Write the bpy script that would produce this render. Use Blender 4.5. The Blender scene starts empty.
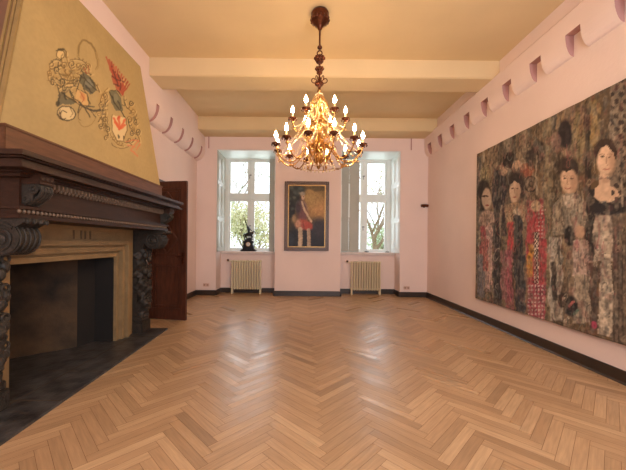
import bpy, bmesh, math, random
import numpy as np
from mathutils import Vector, Matrix
random.seed(7)
C = bpy.context.scene.collection
PI = math.pi
# ------------------------------------------------------------------ helpers
def lin(c):
    c = c/255.0
    return c/12.92 if c <= 0.04045 else ((c+0.055)/1.055)**2.4
def L3(rgb): return tuple(lin(v) for v in rgb)

class NT:
    def __init__(s, name):
        s.m = bpy.data.materials.new(name); s.m.use_nodes = True
        s.n = s.m.node_tree.nodes; s.l = s.m.node_tree.links
        s.b = s.n['Principled BSDF']
    def add(s, t, **kw):
        n = s.n.new(t)
        for k, v in kw.items(): setattr(n, k, v)
        return n
    def link(s, a, b): s.l.new(a, b)
def simple(name, rgb, rough=.6, metal=0, var=.12, scale=8, bump=.0, bscale=60, detail=4, stretch=None, spec=None, rgb2=None):
    t = NT(name); b = t.b
    b.inputs['Roughness'].default_value = rough; b.inputs['Metallic'].default_value = metal
    if spec is not None: b.inputs['Specular IOR Level'].default_value = spec
    tc = t.add('ShaderNodeTexCoord'); src = tc.outputs['Object']
    if stretch:
        mp = t.add('ShaderNodeMapping'); mp.inputs['Scale'].default_value = stretch
        t.link(src, mp.inputs[0]); src = mp.outputs[0]
    nz = t.add('ShaderNodeTexNoise'); nz.inputs['Scale'].default_value = scale; nz.inputs['Detail'].default_value = detail
    t.link(src, nz.inputs['Vector'])
    cr = t.add('ShaderNodeValToRGB')
    c = L3(rgb); c2 = L3(rgb2) if rgb2 else tuple(v*(1-var) for v in c); c3 = c if rgb2 else tuple(min(1, v*(1+var)) for v in c)
    cr.color_ramp.elements[0].color = (*c2, 1); cr.color_ramp.elements[1].color = (*c3, 1)
    cr.color_ramp.elements[0].position = .3; cr.color_ramp.elements[1].position = .7
    t.link(nz.outputs['Fac'], cr.inputs['Fac']); t.link(cr.outputs['Color'], b.inputs['Base Color'])
    if bump:
        n2 = t.add('ShaderNodeTexNoise'); n2.inputs['Scale'].default_value = bscale; n2.inputs['Detail'].default_value = 5
        t.link(src, n2.inputs['Vector'])
        bp = t.add('ShaderNodeBump'); bp.inputs['Strength'].default_value = bump; bp.inputs['Distance'].default_value = .02
        t.link(n2.outputs['Fac'], bp.inputs['Height']); t.link(bp.outputs[0], b.inputs['Normal'])
    return t.m
def attr_mat(name, rough, noise=.0, bump=0, bscale=150):
    t = NT(name); t.b.inputs['Roughness'].default_value = rough; t.b.inputs['Specular IOR Level'].default_value = .25
    a = t.add('ShaderNodeAttribute', attribute_name='paint')
    t.link(a.outputs['Color'], t.b.inputs['Base Color'])
    if bump:
        tc = t.add('ShaderNodeTexCoord'); n2 = t.add('ShaderNodeTexNoise'); n2.inputs['Scale'].default_value = bscale
        t.link(tc.outputs['Object'], n2.inputs['Vector'])
        bp = t.add('ShaderNodeBump'); bp.inputs['Strength'].default_value = bump; bp.inputs['Distance'].default_value = .01
        t.link(n2.outputs['Fac'], bp.inputs['Height']); t.link(bp.outputs[0], t.b.inputs['Normal'])
    return t.m
M = {}
M['pink'] = simple('pink_plaster', (226, 204, 196), .85, var=.035, scale=1.3, bump=.12, bscale=25)
M['ceil'] = simple('cream_ceiling_paint', (214, 190, 148), .85, var=.04, scale=1.2, bump=.08, bscale=12)
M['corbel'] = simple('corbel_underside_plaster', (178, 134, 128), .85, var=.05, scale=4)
M['white'] = simple('white_window_paint', (222, 226, 224), .45, var=.03, scale=6)
M['sill'] = simple('pale_sill_stone', (205, 190, 184), .5, var=.08, scale=20)
M['base'] = simple('dark_brown_baseboard_paint', (50, 37, 29), .4, var=.15, scale=6)
M['wood'] = simple('dark_mahogany_wood', (52, 30, 19), .5, spec=.25, var=.3, scale=9, stretch=(3, .6, 6), bump=.15, bscale=30)
M['board'] = simple('lit_mahogany_board', (98, 62, 40), .5, spec=.25, var=.2, scale=9, stretch=(3, .6, 6))  # same wood as the mantel, coloured lighter where it catches light
M['door'] = simple('polished_mahogany_door', (74, 40, 27), .45, spec=.3, var=.3, scale=8, stretch=(4, 4, .7))
M['carved'] = simple('blackened_carved_oak', (50, 43, 37), .48, spec=.3, var=.3, scale=30, bump=.5, bscale=50)
M['stone'] = simple('yellowed_sandstone', (138, 112, 76), .7, var=.14, scale=9, bump=.2, bscale=60)
M['stone_dark'] = simple('incised_stone_groove', (92, 72, 50), .8)
M['slate'] = simple('black_slate_slab', (80, 77, 76), .42, rgb2=(34, 32, 33), scale=7, detail=8, bump=.3, bscale=18)
M['fire'] = simple('sooty_fireclay', (84, 62, 40), .9, rgb2=(30, 23, 18), scale=3, bump=.3, bscale=25)
M['worn'] = simple('worn_oak_carving', (104, 82, 64), .5, var=.3, scale=30)
M['fire_shade'] = simple('shaded_fireclay', (26, 21, 18), .9)  # near-black colour standing for shade on the firebox's far side
M['radiator'] = simple('cream_radiator_enamel', (214, 200, 168), .4, var=.03)
M['brass'] = simple('antique_brass', (222, 182, 112), .28, 1, var=.2, scale=40)
M['bronze'] = simple('dark_copper_bronze', (96, 56, 40), .35, .9, var=.3, scale=50)
M['black_bronze'] = simple('black_bronze', (44, 42, 44), .35, .7, var=.2, scale=40)
M['dial'] = simple('white_enamel_dial', (215, 212, 208), .4)
M['candle'] = simple('ivory_candle_sleeve', (228, 205, 150), .5)
M['frame'] = simple('brown_gilt_frame_wood', (84, 54, 36), .4, var=.25, scale=20)
M['gilt'] = simple('gilt_slip', (176, 136, 80), .4, .4, var=.15, scale=40)
M['socket'] = simple('ivory_socket_plastic', (205, 168, 150), .4)
M['socket_hole'] = simple('socket_hole_black', (40, 34, 32), .5)
M['insert'] = simple('socket_insert_plastic', (160, 124, 110), .5)
M['hoodside'] = simple('shaded_hood_side_plaster', (120, 84, 62), .7, var=.1, scale=3)  # hood plaster coloured darker, shadow on the sides put into the colour
M['hoodtrim'] = simple('olive_gold_trim_paint', (150, 122, 72), .6, var=.1, scale=10)
M['grey_metal'] = simple('grey_painted_metal', (120, 124, 126), .4, .3)
M['lawn'] = simple('mown_grass', (150, 172, 108), .9, var=.2, scale=3)
M['shutter'] = simple('shaded_white_paint', (172, 168, 156), .5, var=.04, scale=5)  # white paint toned grey, shade put into the colour
M['leaf'] = simple('pale_green_leaves', (196, 208, 172), .7, var=.25, scale=2)
M['leaf2'] = simple('yellow_green_leaves', (214, 210, 168), .7, var=.15, scale=2)
M['bark'] = simple('grey_tan_bark', (150, 128, 104), .8, var=.2, scale=12)
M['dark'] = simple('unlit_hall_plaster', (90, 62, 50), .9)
M['hoodpaint'] = attr_mat('painted_ochre_plaster', .8, bump=.1, bscale=30)
M['tapestry'] = attr_mat('woven_wool_and_silk', .95, bump=.25, bscale=160)
M['canvas'] = attr_mat('varnished_oil_paint', .5)
def mk_glass():
    t = NT('clear_window_glass'); b = t.b
    tr = t.add('ShaderNodeBsdfTransparent'); gl = t.add('ShaderNodeBsdfGlossy'); gl.inputs['Roughness'].default_value = .02
    mx = t.add('ShaderNodeMixShader'); mx.inputs[0].default_value = .06
    t.link(tr.outputs[0], mx.inputs[1]); t.link(gl.outputs[0], mx.inputs[2])
    t.link(mx.outputs[0], t.n['Material Output'].inputs[0]); return t.m
M['glass'] = mk_glass()
def mk_crystal():
    t = NT('amber_crystal'); b = t.b
    b.inputs['Base Color'].default_value = (.85, .66, .42, 1); b.inputs['Roughness'].default_value = .08
    b.inputs['Metallic'].default_value = .3
    return t.m
M['crystal'] = mk_crystal()
M['armbrass'] = simple('dark_gilt_brass', (176, 130, 76), .3, 1, var=.25, scale=40)
def mk_bulb():
    t = NT('lit_candle_bulb'); b = t.b
    b.inputs['Base Color'].default_value = (1, .8, .5, 1)
    b.inputs['Emission Color'].default_value = (1, .67, .36, 1); b.inputs['Emission Strength'].default_value = BULB
    return t.m
BULB = 200
M['bulb'] = mk_bulb()
def mk_floor():
    t = NT('oak_herringbone_parquet'); b = t.b
    a = t.add('ShaderNodeAttribute', attribute_name='plank')
    sx = t.add('ShaderNodeSeparateColor'); t.link(a.outputs['Color'], sx.inputs[0])
    cr = t.add('ShaderNodeValToRGB'); e = cr.color_ramp.elements
    e[0].color = (*L3((156, 124, 92)), 1); e[1].color = (*L3((199, 165, 127)), 1)
    m_ = e.new(.5); m_.color = (*L3((181, 146, 110)), 1)
    t.link(sx.outputs[0], cr.inputs[0])
    uv = t.add('ShaderNodeUVMap', uv_map='UVMap')
    mp = t.add('ShaderNodeMapping'); mp.inputs['Scale'].default_value = (5, 70, 1); t.link(uv.outputs[0], mp.inputs[0])
    nz = t.add('ShaderNodeTexNoise'); nz.inputs['Scale'].default_value = 1; nz.inputs['Detail'].default_value = 5; t.link(mp.outputs[0], nz.inputs['Vector'])
    rmp = t.add('ShaderNodeMapRange'); rmp.inputs[1].default_value = .3; rmp.inputs[2].default_value = .7; rmp.inputs[3].default_value = .84; rmp.inputs[4].default_value = 1.1
    t.link(nz.outputs['Fac'], rmp.inputs[0])
    mx = t.add('ShaderNodeVectorMath', operation='SCALE'); t.link(cr.outputs[0], mx.inputs[0]); t.link(rmp.outputs[0], mx.inputs['Scale'])
    t.link(mx.outputs[0], b.inputs['Base Color'])
    r2 = t.add('ShaderNodeMapRange'); r2.inputs[3].default_value = .27; r2.inputs[4].default_value = .40
    t.link(sx.outputs[1], r2.inputs[0]); t.link(r2.outputs[0], b.inputs['Roughness'])
    b.inputs['Specular IOR Level'].default_value = .45
    return t.m
M['floor'] = mk_floor()
M['joint'] = simple('dark_parquet_joint', (118, 86, 60), .8)

# ------------------------------------------------------------------ mesh builder
class MB:
    def __init__(s): s.bm = bmesh.new()
    def box(s, x0, x1, y0, y1, z0, z1, bev=0):
        vs = [s.bm.verts.new((x, y, z)) for x in (x0, x1) for y in (y0, y1) for z in (z0, z1)]
        f = [s.bm.faces.new([vs[i] for i in q]) for q in ((0,1,3,2),(4,6,7,5),(0,4,5,1),(2,3,7,6),(0,2,6,4),(1,5,7,3))]
        if bev:
            ed = list({e for q in f for e in q.edges})
            bmesh.ops.bevel(s.bm, geom=ed, offset=bev, segments=2, affect='EDGES', clamp_overlap=True)
        return s
    def hexa(s, p):      # 8 points: bottom 4 (ccw), top 4
        v = [s.bm.verts.new(q) for q in p]
        for q in ((3,2,1,0),(4,5,6,7),(0,1,5,4),(1,2,6,5),(2,3,7,6),(3,0,4,7)): s.bm.faces.new([v[i] for i in q])
        return s
    def prism(s, pts, axis, a0, a1):   # pts 2D polygon; axis 'x','y','z'
        def P(u, w, a): return {'x': (a, u, w), 'y': (u, a, w), 'z': (u, w, a)}[axis]
        A = [s.bm.verts.new(P(u, w, a0)) for u, w in pts]; B = [s.bm.verts.new(P(u, w, a1)) for u, w in pts]
        n = len(pts)
        for i in range(n):
            s.bm.faces.new((A[i], A[(i+1) % n], B[(i+1) % n], B[i]))
        s.bm.faces.new(A[::-1]); s.bm.faces.new(B); return s
    def lathe(s, prof, cx=0, cy=0, cz=0, seg=20, axis='z'):   # prof (r,h)
        rings = []
        for r, h in prof:
            ring = []
            for k in range(seg):
                t = 2*PI*k/seg; a, b_ = max(r, 1e-4)*math.cos(t), max(r, 1e-4)*math.sin(t)
                p = (cx+a, cy+b_, cz+h) if axis == 'z' else ((cx+a, cy+h, cz+b_) if axis == 'y' else (cx+h, cy+a, cz+b_))
                ring.append(s.bm.verts.new(p))
            rings.append(ring)
        for i in range(len(rings)-1):
            for k in range(seg):
                s.bm.faces.new((rings[i][k], rings[i][(k+1) % seg], rings[i+1][(k+1) % seg], rings[i+1][k]))
        s.bm.faces.new(rings[0][::-1]); s.bm.faces.new(rings[-1]); return s
    def tube(s, pts, r, seg=8):
        pts = [Vector(p) for p in pts]; rs = r if isinstance(r, (list, tuple)) else [r]*len(pts)
        rings = []; up = Vector((0, 0, 1))
        for i, p in enumerate(pts):
            t = (pts[min(i+1, len(pts)-1)]-pts[max(i-1, 0)]).normalized()
            ref = Vector((0, 1, 0)) if abs(t.z) > .95 else up
            if i == 0: u = t.cross(ref).normalized()
            else:
                u = (u - t*u.dot(t))
                u = u.normalized() if u.length > 1e-5 else t.cross(ref).normalized()
            w = t.cross(u)
            rings.append([s.bm.verts.new(p+(u*math.cos(2*PI*k/seg)+w*math.sin(2*PI*k/seg))*rs[i]) for k in range(seg)])
        for i in range(len(rings)-1):
            for k in range(seg): s.bm.faces.new((rings[i][k], rings[i][(k+1) % seg], rings[i+1][(k+1) % seg], rings[i+1][k]))
        s.bm.faces.new(rings[0][::-1]); s.bm.faces.new(rings[-1]); return s
    def ball(s, c, r, sx=1, sy=1, sz=1, sub=1):
        g = bmesh.ops.create_icosphere(s.bm, subdivisions=sub, radius=r)
        for v in g['verts']: v.co = Vector((v.co.x*sx+c[0], v.co.y*sy+c[1], v.co.z*sz+c[2]))
        return s
    def torus(s, c, R, r, axis='z', seg=20, ss=8, a0=0, a1=2*PI):
        pts = []
        full = abs(a1-a0-2*PI) < 1e-6
        for k in range(seg+1):
            t = a0+(a1-a0)*k/seg; a, b_ = R*math.cos(t), R*math.sin(t)
            pts.append({'z': (c[0]+a, c[1]+b_, c[2]), 'y': (c[0]+a, c[1], c[2]+b_), 'x': (c[0], c[1]+a, c[2]+b_)}[axis])
        return s.tube(pts, r, ss)
    def build(s, name, mat, parent=None, smooth=False, kind=None, label=None, mats=None):
        bmesh.ops.recalc_face_normals(s.bm, faces=s.bm.faces)
        if parent: s.bm.transform(parent_world(parent).inverted())
        me = bpy.data.meshes.new(name); s.bm.to_mesh(me); s.bm.free()
        me.materials.append(mat)
        for m2 in (mats or []): me.materials.append(m2)
        if smooth:
            for p in me.polygons: p.use_smooth = True
            try: me.set_sharp_from_angle(angle=math.radians(38))
            except Exception: pass
        o = bpy.data.objects.new(name, me); C.objects.link(o)
        if parent: o.parent = parent
        if kind: o['kind'] = kind
        if label: o['label'] = label
        return o
def parent_world(o):
    m = Matrix.Translation(o.location)
    m = m @ o.rotation_euler.to_matrix().to_4x4()
    if o.parent: m = parent_world(o.parent) @ m
    return m
def thing(name, label, cat, loc=(0, 0, 0), group=None):
    o = bpy.data.objects.new(name, None); C.objects.link(o); o.location = loc; o.empty_display_size = .1
    o['label'] = label; o['category'] = cat
    if group: o['group'] = group
    return o
def tag(o, label, cat, group=None, kind=None):
    o['label'] = label; o['category'] = cat
    if group: o['group'] = group
    if kind: o['kind'] = kind
    return o
def copy_tree(o, parent=None):
    c = o.copy(); C.objects.link(c)
    if parent: c.parent = parent
    for ch in list(o.children): copy_tree(ch, c)
    return c
def struct(name, label=None):
    o = bpy.data.objects.new(name, None); C.objects.link(o); o['kind'] = 'structure'
    if label: o['label'] = label
    return o

# ------------------------------------------------------------------ dimensions
XL, XR, YB, YF, ZC = -2.62, 3.05, 7.6, -1.3, 4.18
NL, NR = (-2.13, -.69), (.92, 2.38)      # window niches
NB, WB = 8.05, 8.55                      # apron wall, outer face
ZS, ZH = 1.07, 3.58                      # sill, niche head
# ------------------------------------------------------------------ floor
def build_floor():
    Lp, w = .5, .5/7
    bm = bmesh.new(); uvl = bm.loops.layers.uv.new('UVMap'); cl = bm.loops.layers.float_color.new('plank')
    r2 = math.sqrt(2); g = .0011
    rnd = random.Random(3)
    for j in range(-9, 9):
        for i in range(-40, 140):
            for hv in (0, 1):
                a0, b0 = i*w + j*Lp, i*w - j*Lp
                if hv == 0: r = (a0, a0+Lp, b0, b0+w)
                else: r = (a0+Lp, a0+Lp+w, b0+w-Lp, b0+w)
                ca, cb = (r[0]+r[1])/2, (r[2]+r[3])/2
                X, Y = (ca-cb)/r2-.544, (ca+cb)/r2
                if not (XL-.1 < X < XR+.1 and YF-.1 < Y < NB+.1): continue
                q = [(r[0]+g, r[2]+g), (r[1]-g, r[2]+g), (r[1]-g, r[3]-g), (r[0]+g, r[3]-g)]
                vs = [bm.verts.new(((a-b)/r2-.544, (a+b)/r2, 0)) for a, b in q]
                f = bm.faces.new(vs); c = rnd.gauss(.5, .19); c = min(1, max(0, c)); c2 = rnd.random()
                u0 = rnd.random()*50
                for lp, (a, b) in zip(f.loops, q):
                    lp[cl] = (c, c2, 0, 1)
                    uu, vv = (a-r[0], b-r[2]) if hv == 0 else (b-r[2], a-r[0])
                    lp[uvl].uv = (uu+u0, vv+u0*.37)
    d = [bm.verts.new(p) for p in ((XL-.2, YF-.2, -.0015), (XR+.2, YF-.2, -.0015), (XR+.2, NB+.2, -.0015), (XL-.2, NB+.2, -.0015))]
    f = bm.faces.new(d); f.material_index = 1
    me = bpy.data.meshes.new('floor'); bm.to_mesh(me); bm.free(); me.materials.append(M['floor']); me.materials.append(M['joint'])
    o = bpy.data.objects.new('floor', me); C.objects.link(o); o['kind'] = 'structure'
build_floor()
# ------------------------------------------------------------------ walls
m = MB()
for x0, x1 in ((XL-.7, NL[0]), (NL[1], NR[0]), (NR[1], XR+.4)): m.box(x0, x1, YB, WB, -.1, ZC+.1)
for a, b in (NL, NR):
    m.box(a, b, NB, WB, -.1, ZS-.07); m.box(a, b, YB, WB, ZH, ZC+.1)
wb = m.build('wall_back', M['pink'], kind='structure')
m = MB()   # right wall
m.box(XR, XR+.4, YF-.3, YB, -.1, ZC+.1); m.build('wall_right', M['pink'], kind='structure')
DY0, DY1, DZ = 5.27, 5.99, 2.33
FY0, FY1, FZ = 2.4, 4.1, 1.42
m = MB()   # left wall with firebox hole and doorway
def LW(y0, y1, z0, z1): m.box(XL-.7, XL, y0, y1, z0, z1)
LW(YF-.3, FY0, -.1, ZC+.1); LW(FY0, FY1, FZ, ZC+.1); LW(FY1, DY0, -.1, ZC+.1); LW(DY0, DY1, DZ, ZC+.1); LW(DY1, YB, -.1, ZC+.1)
m.box(XL, -2.43, YF, YB, 3.79, ZC+.05)      # thicker upper wall carried by the corbels
m.box(XL, -2.43, YF, 4.52, 3.57, 3.79)
m.build('wall_left', M['pink'], kind='structure')
# wall behind the camera, with unseen tall openings added to let in fill light
m = MB()
ops = [(-.5, .7), (1.4, 2.6)]
xs = [XL-.7] + [v for o_ in ops for v in o_] + [XR+.4]
for k in range(0, len(xs), 2): m.box(xs[k], xs[k+1], YF-.3, YF, -.1, ZC+.1)
for a, b in ops: m.box(a, b, YF-.3, YF, -.1, .9); m.box(a, b, YF-.3, YF, 3.4, ZC+.1)
m.build('wall_front', M['pink'], kind='structure')
m = MB(); m.box(XL-.7, XR+.4, YF-.3, WB, ZC, ZC+.25); m.build('ceiling', M['ceil'], kind='structure')
m = MB(); m.box(XL-.05, XR+.05, 4.85, 5.3, 3.9, ZC+.05, .012); m.build('trim_1', M['ceil'], kind='structure', label='plastered ceiling beam crossing behind the chandelier')
m = MB(); m.box(XL-.05, XR+.05, 7.1, YB+.02, 3.885, ZC+.05, .012); m.build('trim_2', M['ceil'], kind='structure', label='plastered ceiling beam along the window wall')
# corbel friezes on the side walls
def frieze(name, xw, sgn, ys, ztop, zbot, y0, y1, gap=.19, pr=.10, core=0, slope=True):
    # projecting band above, broad scooped corbels below separated by narrow gaps
    m = MB(); xf = xw - sgn*pr
    m.box(min(xw+sgn*.02, xf), max(xw+sgn*.02, xf), y0, y1, ztop, ztop+.22)
    # slope back to the wall above the band
    if slope: m.prism([(xf, ztop+.22), (xw+sgn*.02, ztop+.22), (xw+sgn*.02, ztop+.34)], 'y', y0, y1)
    edges = sorted(ys)
    segs = []
    cur = y0
    for y in edges:
        segs.append((cur, y-gap)); cur = y
    segs.append((cur, y1))
    def prof_(p_, zb):
        q = [(xw+sgn*.02, ztop), (xw-sgn*p_, ztop)]
        for k in range(1, 9):
            t = k/8; q.append((xw-sgn*p_*math.cos(t*PI/2), ztop-(ztop-zb)*math.sin(t*PI/2)))
        return q+[(xw+sgn*.02, zb)]
    for a, b in segs:
        if b-a < .03: continue
        m.prism(prof_(pr, zbot), 'y', a, b)
    if core: m.prism(prof_(core, zbot+.03), 'y', y0, y1)
    bm = m.bm
    bmesh.ops.recalc_face_normals(bm, faces=bm.faces)
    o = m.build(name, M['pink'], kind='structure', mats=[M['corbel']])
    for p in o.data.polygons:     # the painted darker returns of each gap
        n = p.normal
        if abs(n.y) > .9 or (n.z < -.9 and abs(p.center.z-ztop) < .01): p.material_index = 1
    return o
ysR = [7.4-.555*k for k in range(0, 15)]
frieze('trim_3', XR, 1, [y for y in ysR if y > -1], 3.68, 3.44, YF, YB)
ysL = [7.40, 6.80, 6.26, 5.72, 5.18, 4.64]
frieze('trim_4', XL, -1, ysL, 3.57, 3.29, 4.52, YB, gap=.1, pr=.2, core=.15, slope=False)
# baseboards
def bb(m, x0, x1, y0, y1, h=.125): m.box(x0, x1, y0, y1, 0, h, .006)
t_ = .022
m = MB(); bb(m, XR-t_, XR, YF, YB-t_); m.prism([(XR-t_-.018, 0), (XR-t_, 0), (XR-t_, .018)], 'y', YF, YB-t_); m.build('baseboard_right', M['base'], kind='structure')
m = MB(); bb(m, XL, XL+t_, DY1+.1, YB-t_); bb(m, XL, XL+t_, YF, 1.85); bb(m, XL, XL+t_, 4.7, DY0-.1); m.build('baseboard_left', M['base'], kind='structure')
m = MB()
bb(m, XL, NL[0], YB-t_, YB); bb(m, NL[1]-.03, NR[0]+.03, YB-t_, YB); bb(m, NR[1], XR, YB-t_, YB)
for a, b in (NL, NR):
    bb(m, a, b, NB-t_, NB); bb(m, a, a+t_, YB-t_, NB-t_); bb(m, b-t_, b, YB-t_, NB-t_)
m.build('baseboard_back', M['base'], kind='structure')
# narrow slots that bound the fascia over the windows
m = MB()
for x in (-2.33, 2.63):
    m.box(x-.012, x+.012, YB-.012, YB+.01, ZH+.02, 3.89)
m.build('trim_5', M['corbel'], kind='structure', label='narrow upright seams ending the fascia over the windows')

# ------------------------------------------------------------------ windows
def window(name, n, shutter):
    a, b = n
    w = struct(name)
    m = MB()   # outer frame
    yf0, yf1 = 8.40, 8.48
    ca, cb = a+.11, b-.13
    m.box(a, ca, yf0-.02, yf1, ZS, ZH, .004); m.box(cb, b, yf0-.02, yf1, ZS, ZH, .004)
    m.box(ca, cb, yf0-.02, yf1, ZH-.06, ZH, .004); m.box(ca, cb, yf0-.02, yf1, ZS, ZS+.035, .004)
    m.build('window_frame', M['white'], w)
    mid = (ca+cb)/2
    zt0, zt1 = 2.43, 2.62
    m = MB(); m.box(mid-.05, mid+.05, yf0, yf1, ZS+.035, ZH-.06, .004); m.box(mid-.022, mid+.022, yf0-.02, yf0, ZS+.035, ZH-.06, .004); m.build('mullion', M['white'], w)
    m = MB(); m.box(ca, cb, yf0-.012, yf1, zt0+.03, zt1-.03, .006); m.build('transom', M['white'], w)
    for x0, x1 in ((ca, mid-.05), (mid+.05, cb)):
        for z0, z1 in ((ZS+.035, zt0+.03), (zt1-.03, ZH-.06)):
            s = .045; m = MB()
            m.box(x0, x0+s, yf0+.01, yf1-.02, z0, z1, .003); m.box(x1-s, x1, yf0+.01, yf1-.02, z0, z1, .003)
            m.box(x0+s, x1-s, yf0+.01, yf1-.02, z0, z0+s, .003); m.box(x0+s, x1-s, yf0+.01, yf1-.02, z1-s, z1, .003)
            sash = m.build('sash', M['white'], w)
            m = MB(); m.box(x0+s, x1-s, yf0+.032, yf0+.036, z0+s, z1-s); m.build('pane', M['glass'], sash)
    for z in (1.75, 3.12):
        m = MB(); m.box(mid-.045, mid+.015, yf0-.035, yf0-.018, z-.012, z+.012, .002); m.tube([(mid-.03, yf0-.03, z), (mid-.03, yf0-.07, z), (mid-.03, yf0-.07, z-.1)], .008, 8)
        m.build('window_handle', M['grey_metal'], w)
    # panelled reveals and soffit
    def reveal(xi, sg):
        m = MB(); x0, x1 = (xi, xi+sg*.018)
        m.box(min(x0, x1), max(x0, x1), YB+.03, 8.38, ZS, ZH-.018)
        for z0, z1 in ((ZS+.1, 1.85), (1.95, 2.75), (2.85, ZH-.12)):
            for y0, y1 in ((YB+.09, 7.98), (8.04, 8.33)):
                q0, q1 = x1, x1+sg*.012
                lo, hi = min(q0, q1), max(q0, q1)
                m.box(lo, hi, y0, y1, z0, z0+.03); m.box(lo, hi, y0, y1, z1-.03, z1); m.box(lo, hi, y0, y0+.03, z0+.03, z1-.03); m.box(lo, hi, y1-.03, y1, z0+.03, z1-.03)
        m.build('reveal_panel', M['shutter'] if (xi == NL[0]) else M['white'], w)  # left window's left reveal gets the shade tone, the others stay white
    reveal(a, 1); reveal(b, -1)
    m = MB(); m.box(a, b, YB+.03, 8.38, ZH-.018, ZH); m.build('soffit_panel', M['white'], w)
    m = MB(); m.box(a+.002, b-.002, NB-.07, 8.40, ZS-.07, ZS, .01); m.build('window_sill', M['sill'], w)
    if shutter:
        m = MB(); y0, y1 = 8.30, 8.33
        for k, (x0, x1) in enumerate(((a+.03, a+.30), (a+.305, a+.575))):
            m.box(x0, x1, y0, y1, ZS+.01, ZH-.05, .003)
            for z0, z1 in ((ZS+.1, 1.85), (1.95, 2.75), (2.85, ZH-.15)):
                xa, xb = x0+.04, x1-.04
                m.box(xa, xb, y0-.008, y0, z0, z0+.02); m.box(xa, xb, y0-.008, y0, z1-.02, z1); m.box(xa, xa+.02, y0-.008, y0, z0+.02, z1-.02); m.box(xb-.02, xb, y0-.008, y0, z0+.02, z1-.02)
        sh = m.build('shutter', M['shutter'], w, label='closed folding shutter over the left half of this window')
        m = MB(); m.box(a+.285, a+.32, y0-.02, y0, 2.0, 2.9, .003); m.build('shutter_bar', M['white'], sh)
    else:
        m = MB(); m.box(b-.22, b-.03, 8.27, 8.30, ZS+.01, ZH-.04, .003); m.box(b-.21, b-.04, 8.305, 8.335, ZS+.01, ZH-.04, .003); m.build('shutter', M['shutter'], w, label='shutter in shade-toned grey folded back at the right of this window')
window('window_1', NL, False); window('window_2', NR, True)

# ------------------------------------------------------------------ radiators
def radiator():
    t = thing('radiator', 'cream cast-iron column radiator under the left window with the statuette', 'radiator', (-1.435, 7.9, 0), group='radiators in the window niches')
    n = 12; W = .78; p = W/n
    for k in range(n):
        x = -1.435-W/2+p*(k+.5); m = MB()
        for y in (7.845, 7.9, 7.955):
            m.tube([(x, y, .13), (x, y, .82)], .017, 8)
        m.ball((x, 7.9, .82), .03, .85, 2.6, 1.1, 2); m.ball((x, 7.9, .13), .03, .85, 2.6, 1.1, 2)
        if k in (0, n-1):
            for y in (7.845, 7.955): m.tube([(x, y, .13), (x, y, .0)], [.018, .022], 8)
        m.build('column', M['radiator'], t, smooth=True)
    m = MB(); m.tube([(-1.435-W/2-.002, 7.9, .82), (-1.435+W/2+.002, 7.9, .82)], .022, 10)
    m.build('header_pipe', M['radiator'], t, smooth=True)
    m = MB(); m.tube([(-1.435-W/2-.002, 7.9, .14), (-1.435+W/2+.002, 7.9, .14)], .022, 10); m.build('header_pipe', M['radiator'], t, smooth=True)
    x = -1.435-W/2-.08
    m = MB(); m.tube([(x+.08, 7.9, .82), (x, 7.9, .82), (x, 8.0, .82)], .012, 8); m.build('supply_pipe', M['radiator'], t, smooth=True)
    m = MB(); m.lathe([(.02, 0), (.028, .01), (.028, .045), (.02, .055)], x, 7.9, .82, 14); m.build('valve_knob', M['frame'], t, smooth=True)
    return t
r1 = radiator(); r2_ = copy_tree(r1); r2_.location = (1.605, 7.9, 0)
r2_['label'] = 'cream cast-iron column radiator under the right, half-shuttered window'

# ------------------------------------------------------------------ open door
def door():
    d = struct('door_1', 'tall dark mahogany door leaf standing open beside the fireplace')
    # leaf from hinge (-2.58,5.22) to (-1.91,5.08)
    a = math.atan2(5.09-5.22, -1.91+2.585); Wd = .69; T = .05
    d.location = (-2.585, 5.22, 0); d.rotation_euler = (0, 0, a)
    loc = parent_world(d)
    def B(m, name, mat, parent=d, **k):
        m.bm.transform(loc); return m.build(name, mat, parent, **k)
    m = MB(); m.box(0, .1, -T/2, T/2, .012, 2.3, .004); m.box(Wd-.1, Wd, -T/2, T/2, .012, 2.3, .004)
    for z0, z1 in ((.012, .2), (.93, 1.05), (2.18, 2.3)): m.box(.1, Wd-.1, -T/2, T/2, z0, z1, .004)
    B(m, 'door_frame', M['door'])
    for z0, z1 in ((.2, .93), (1.05, 2.18)):
        m = MB(); m.box(.1, Wd-.1, -.012, .012, z0, z1)
        for s in (-1, 1):
            y0, y1 = sorted((s*.012, s*.024))
            m.box(.13, Wd-.13, y0, y1, z0+.03, z0+.05); m.box(.13, Wd-.13, y0, y1, z1-.05, z1-.03)
            m.box(.13, .15, y0, y1, z0+.05, z1-.05); m.box(Wd-.15, Wd-.13, y0, y1, z0+.05, z1-.05)
            if z0 > 1:   # diamond mouldings
                c = Wd/2
                for zc in (1.34, 1.88):
                    h = .24; hw = c-.16
                    P = [(c-hw, zc), (c, zc+h), (c+hw, zc), (c, zc-h)]
                    for i in range(4):
                        q0, q1 = P[i], P[(i+1) % 4]
                        m.tube([(q0[0], s*.014, q0[1]), (q1[0], s*.014, q1[1])], .013, 6)
                    m.ball((c, s*.012, zc), .035, 1, .5, 1, 2)
            else:
                m.box(.2, Wd-.2, min(s*.012, s*.02), max(s*.012, s*.02), z0+.12, z1-.12, .004)
        B(m, 'door_panel', M['door'])
    m = MB()
    for s in (-1, 1):
        m.box(Wd-.075, Wd-.035, min(s*.025, s*.031), max(s*.025, s*.031), .93, 1.13, .002)
        m.tube([(Wd-.055, s*.028, 1.06), (Wd-.055, s*.07, 1.06), (Wd-.15, s*.07, 1.06)], .008, 8)
    B(m, 'door_handle', M['bronze'])
    m = MB()
    for z in (.3, 1.15, 2.0): m.lathe([(.012, -.05), (.012, .05)], -.005, .0, z, 10)
    B(m, 'hinge', M['bronze'])
door()
m = MB()
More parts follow.
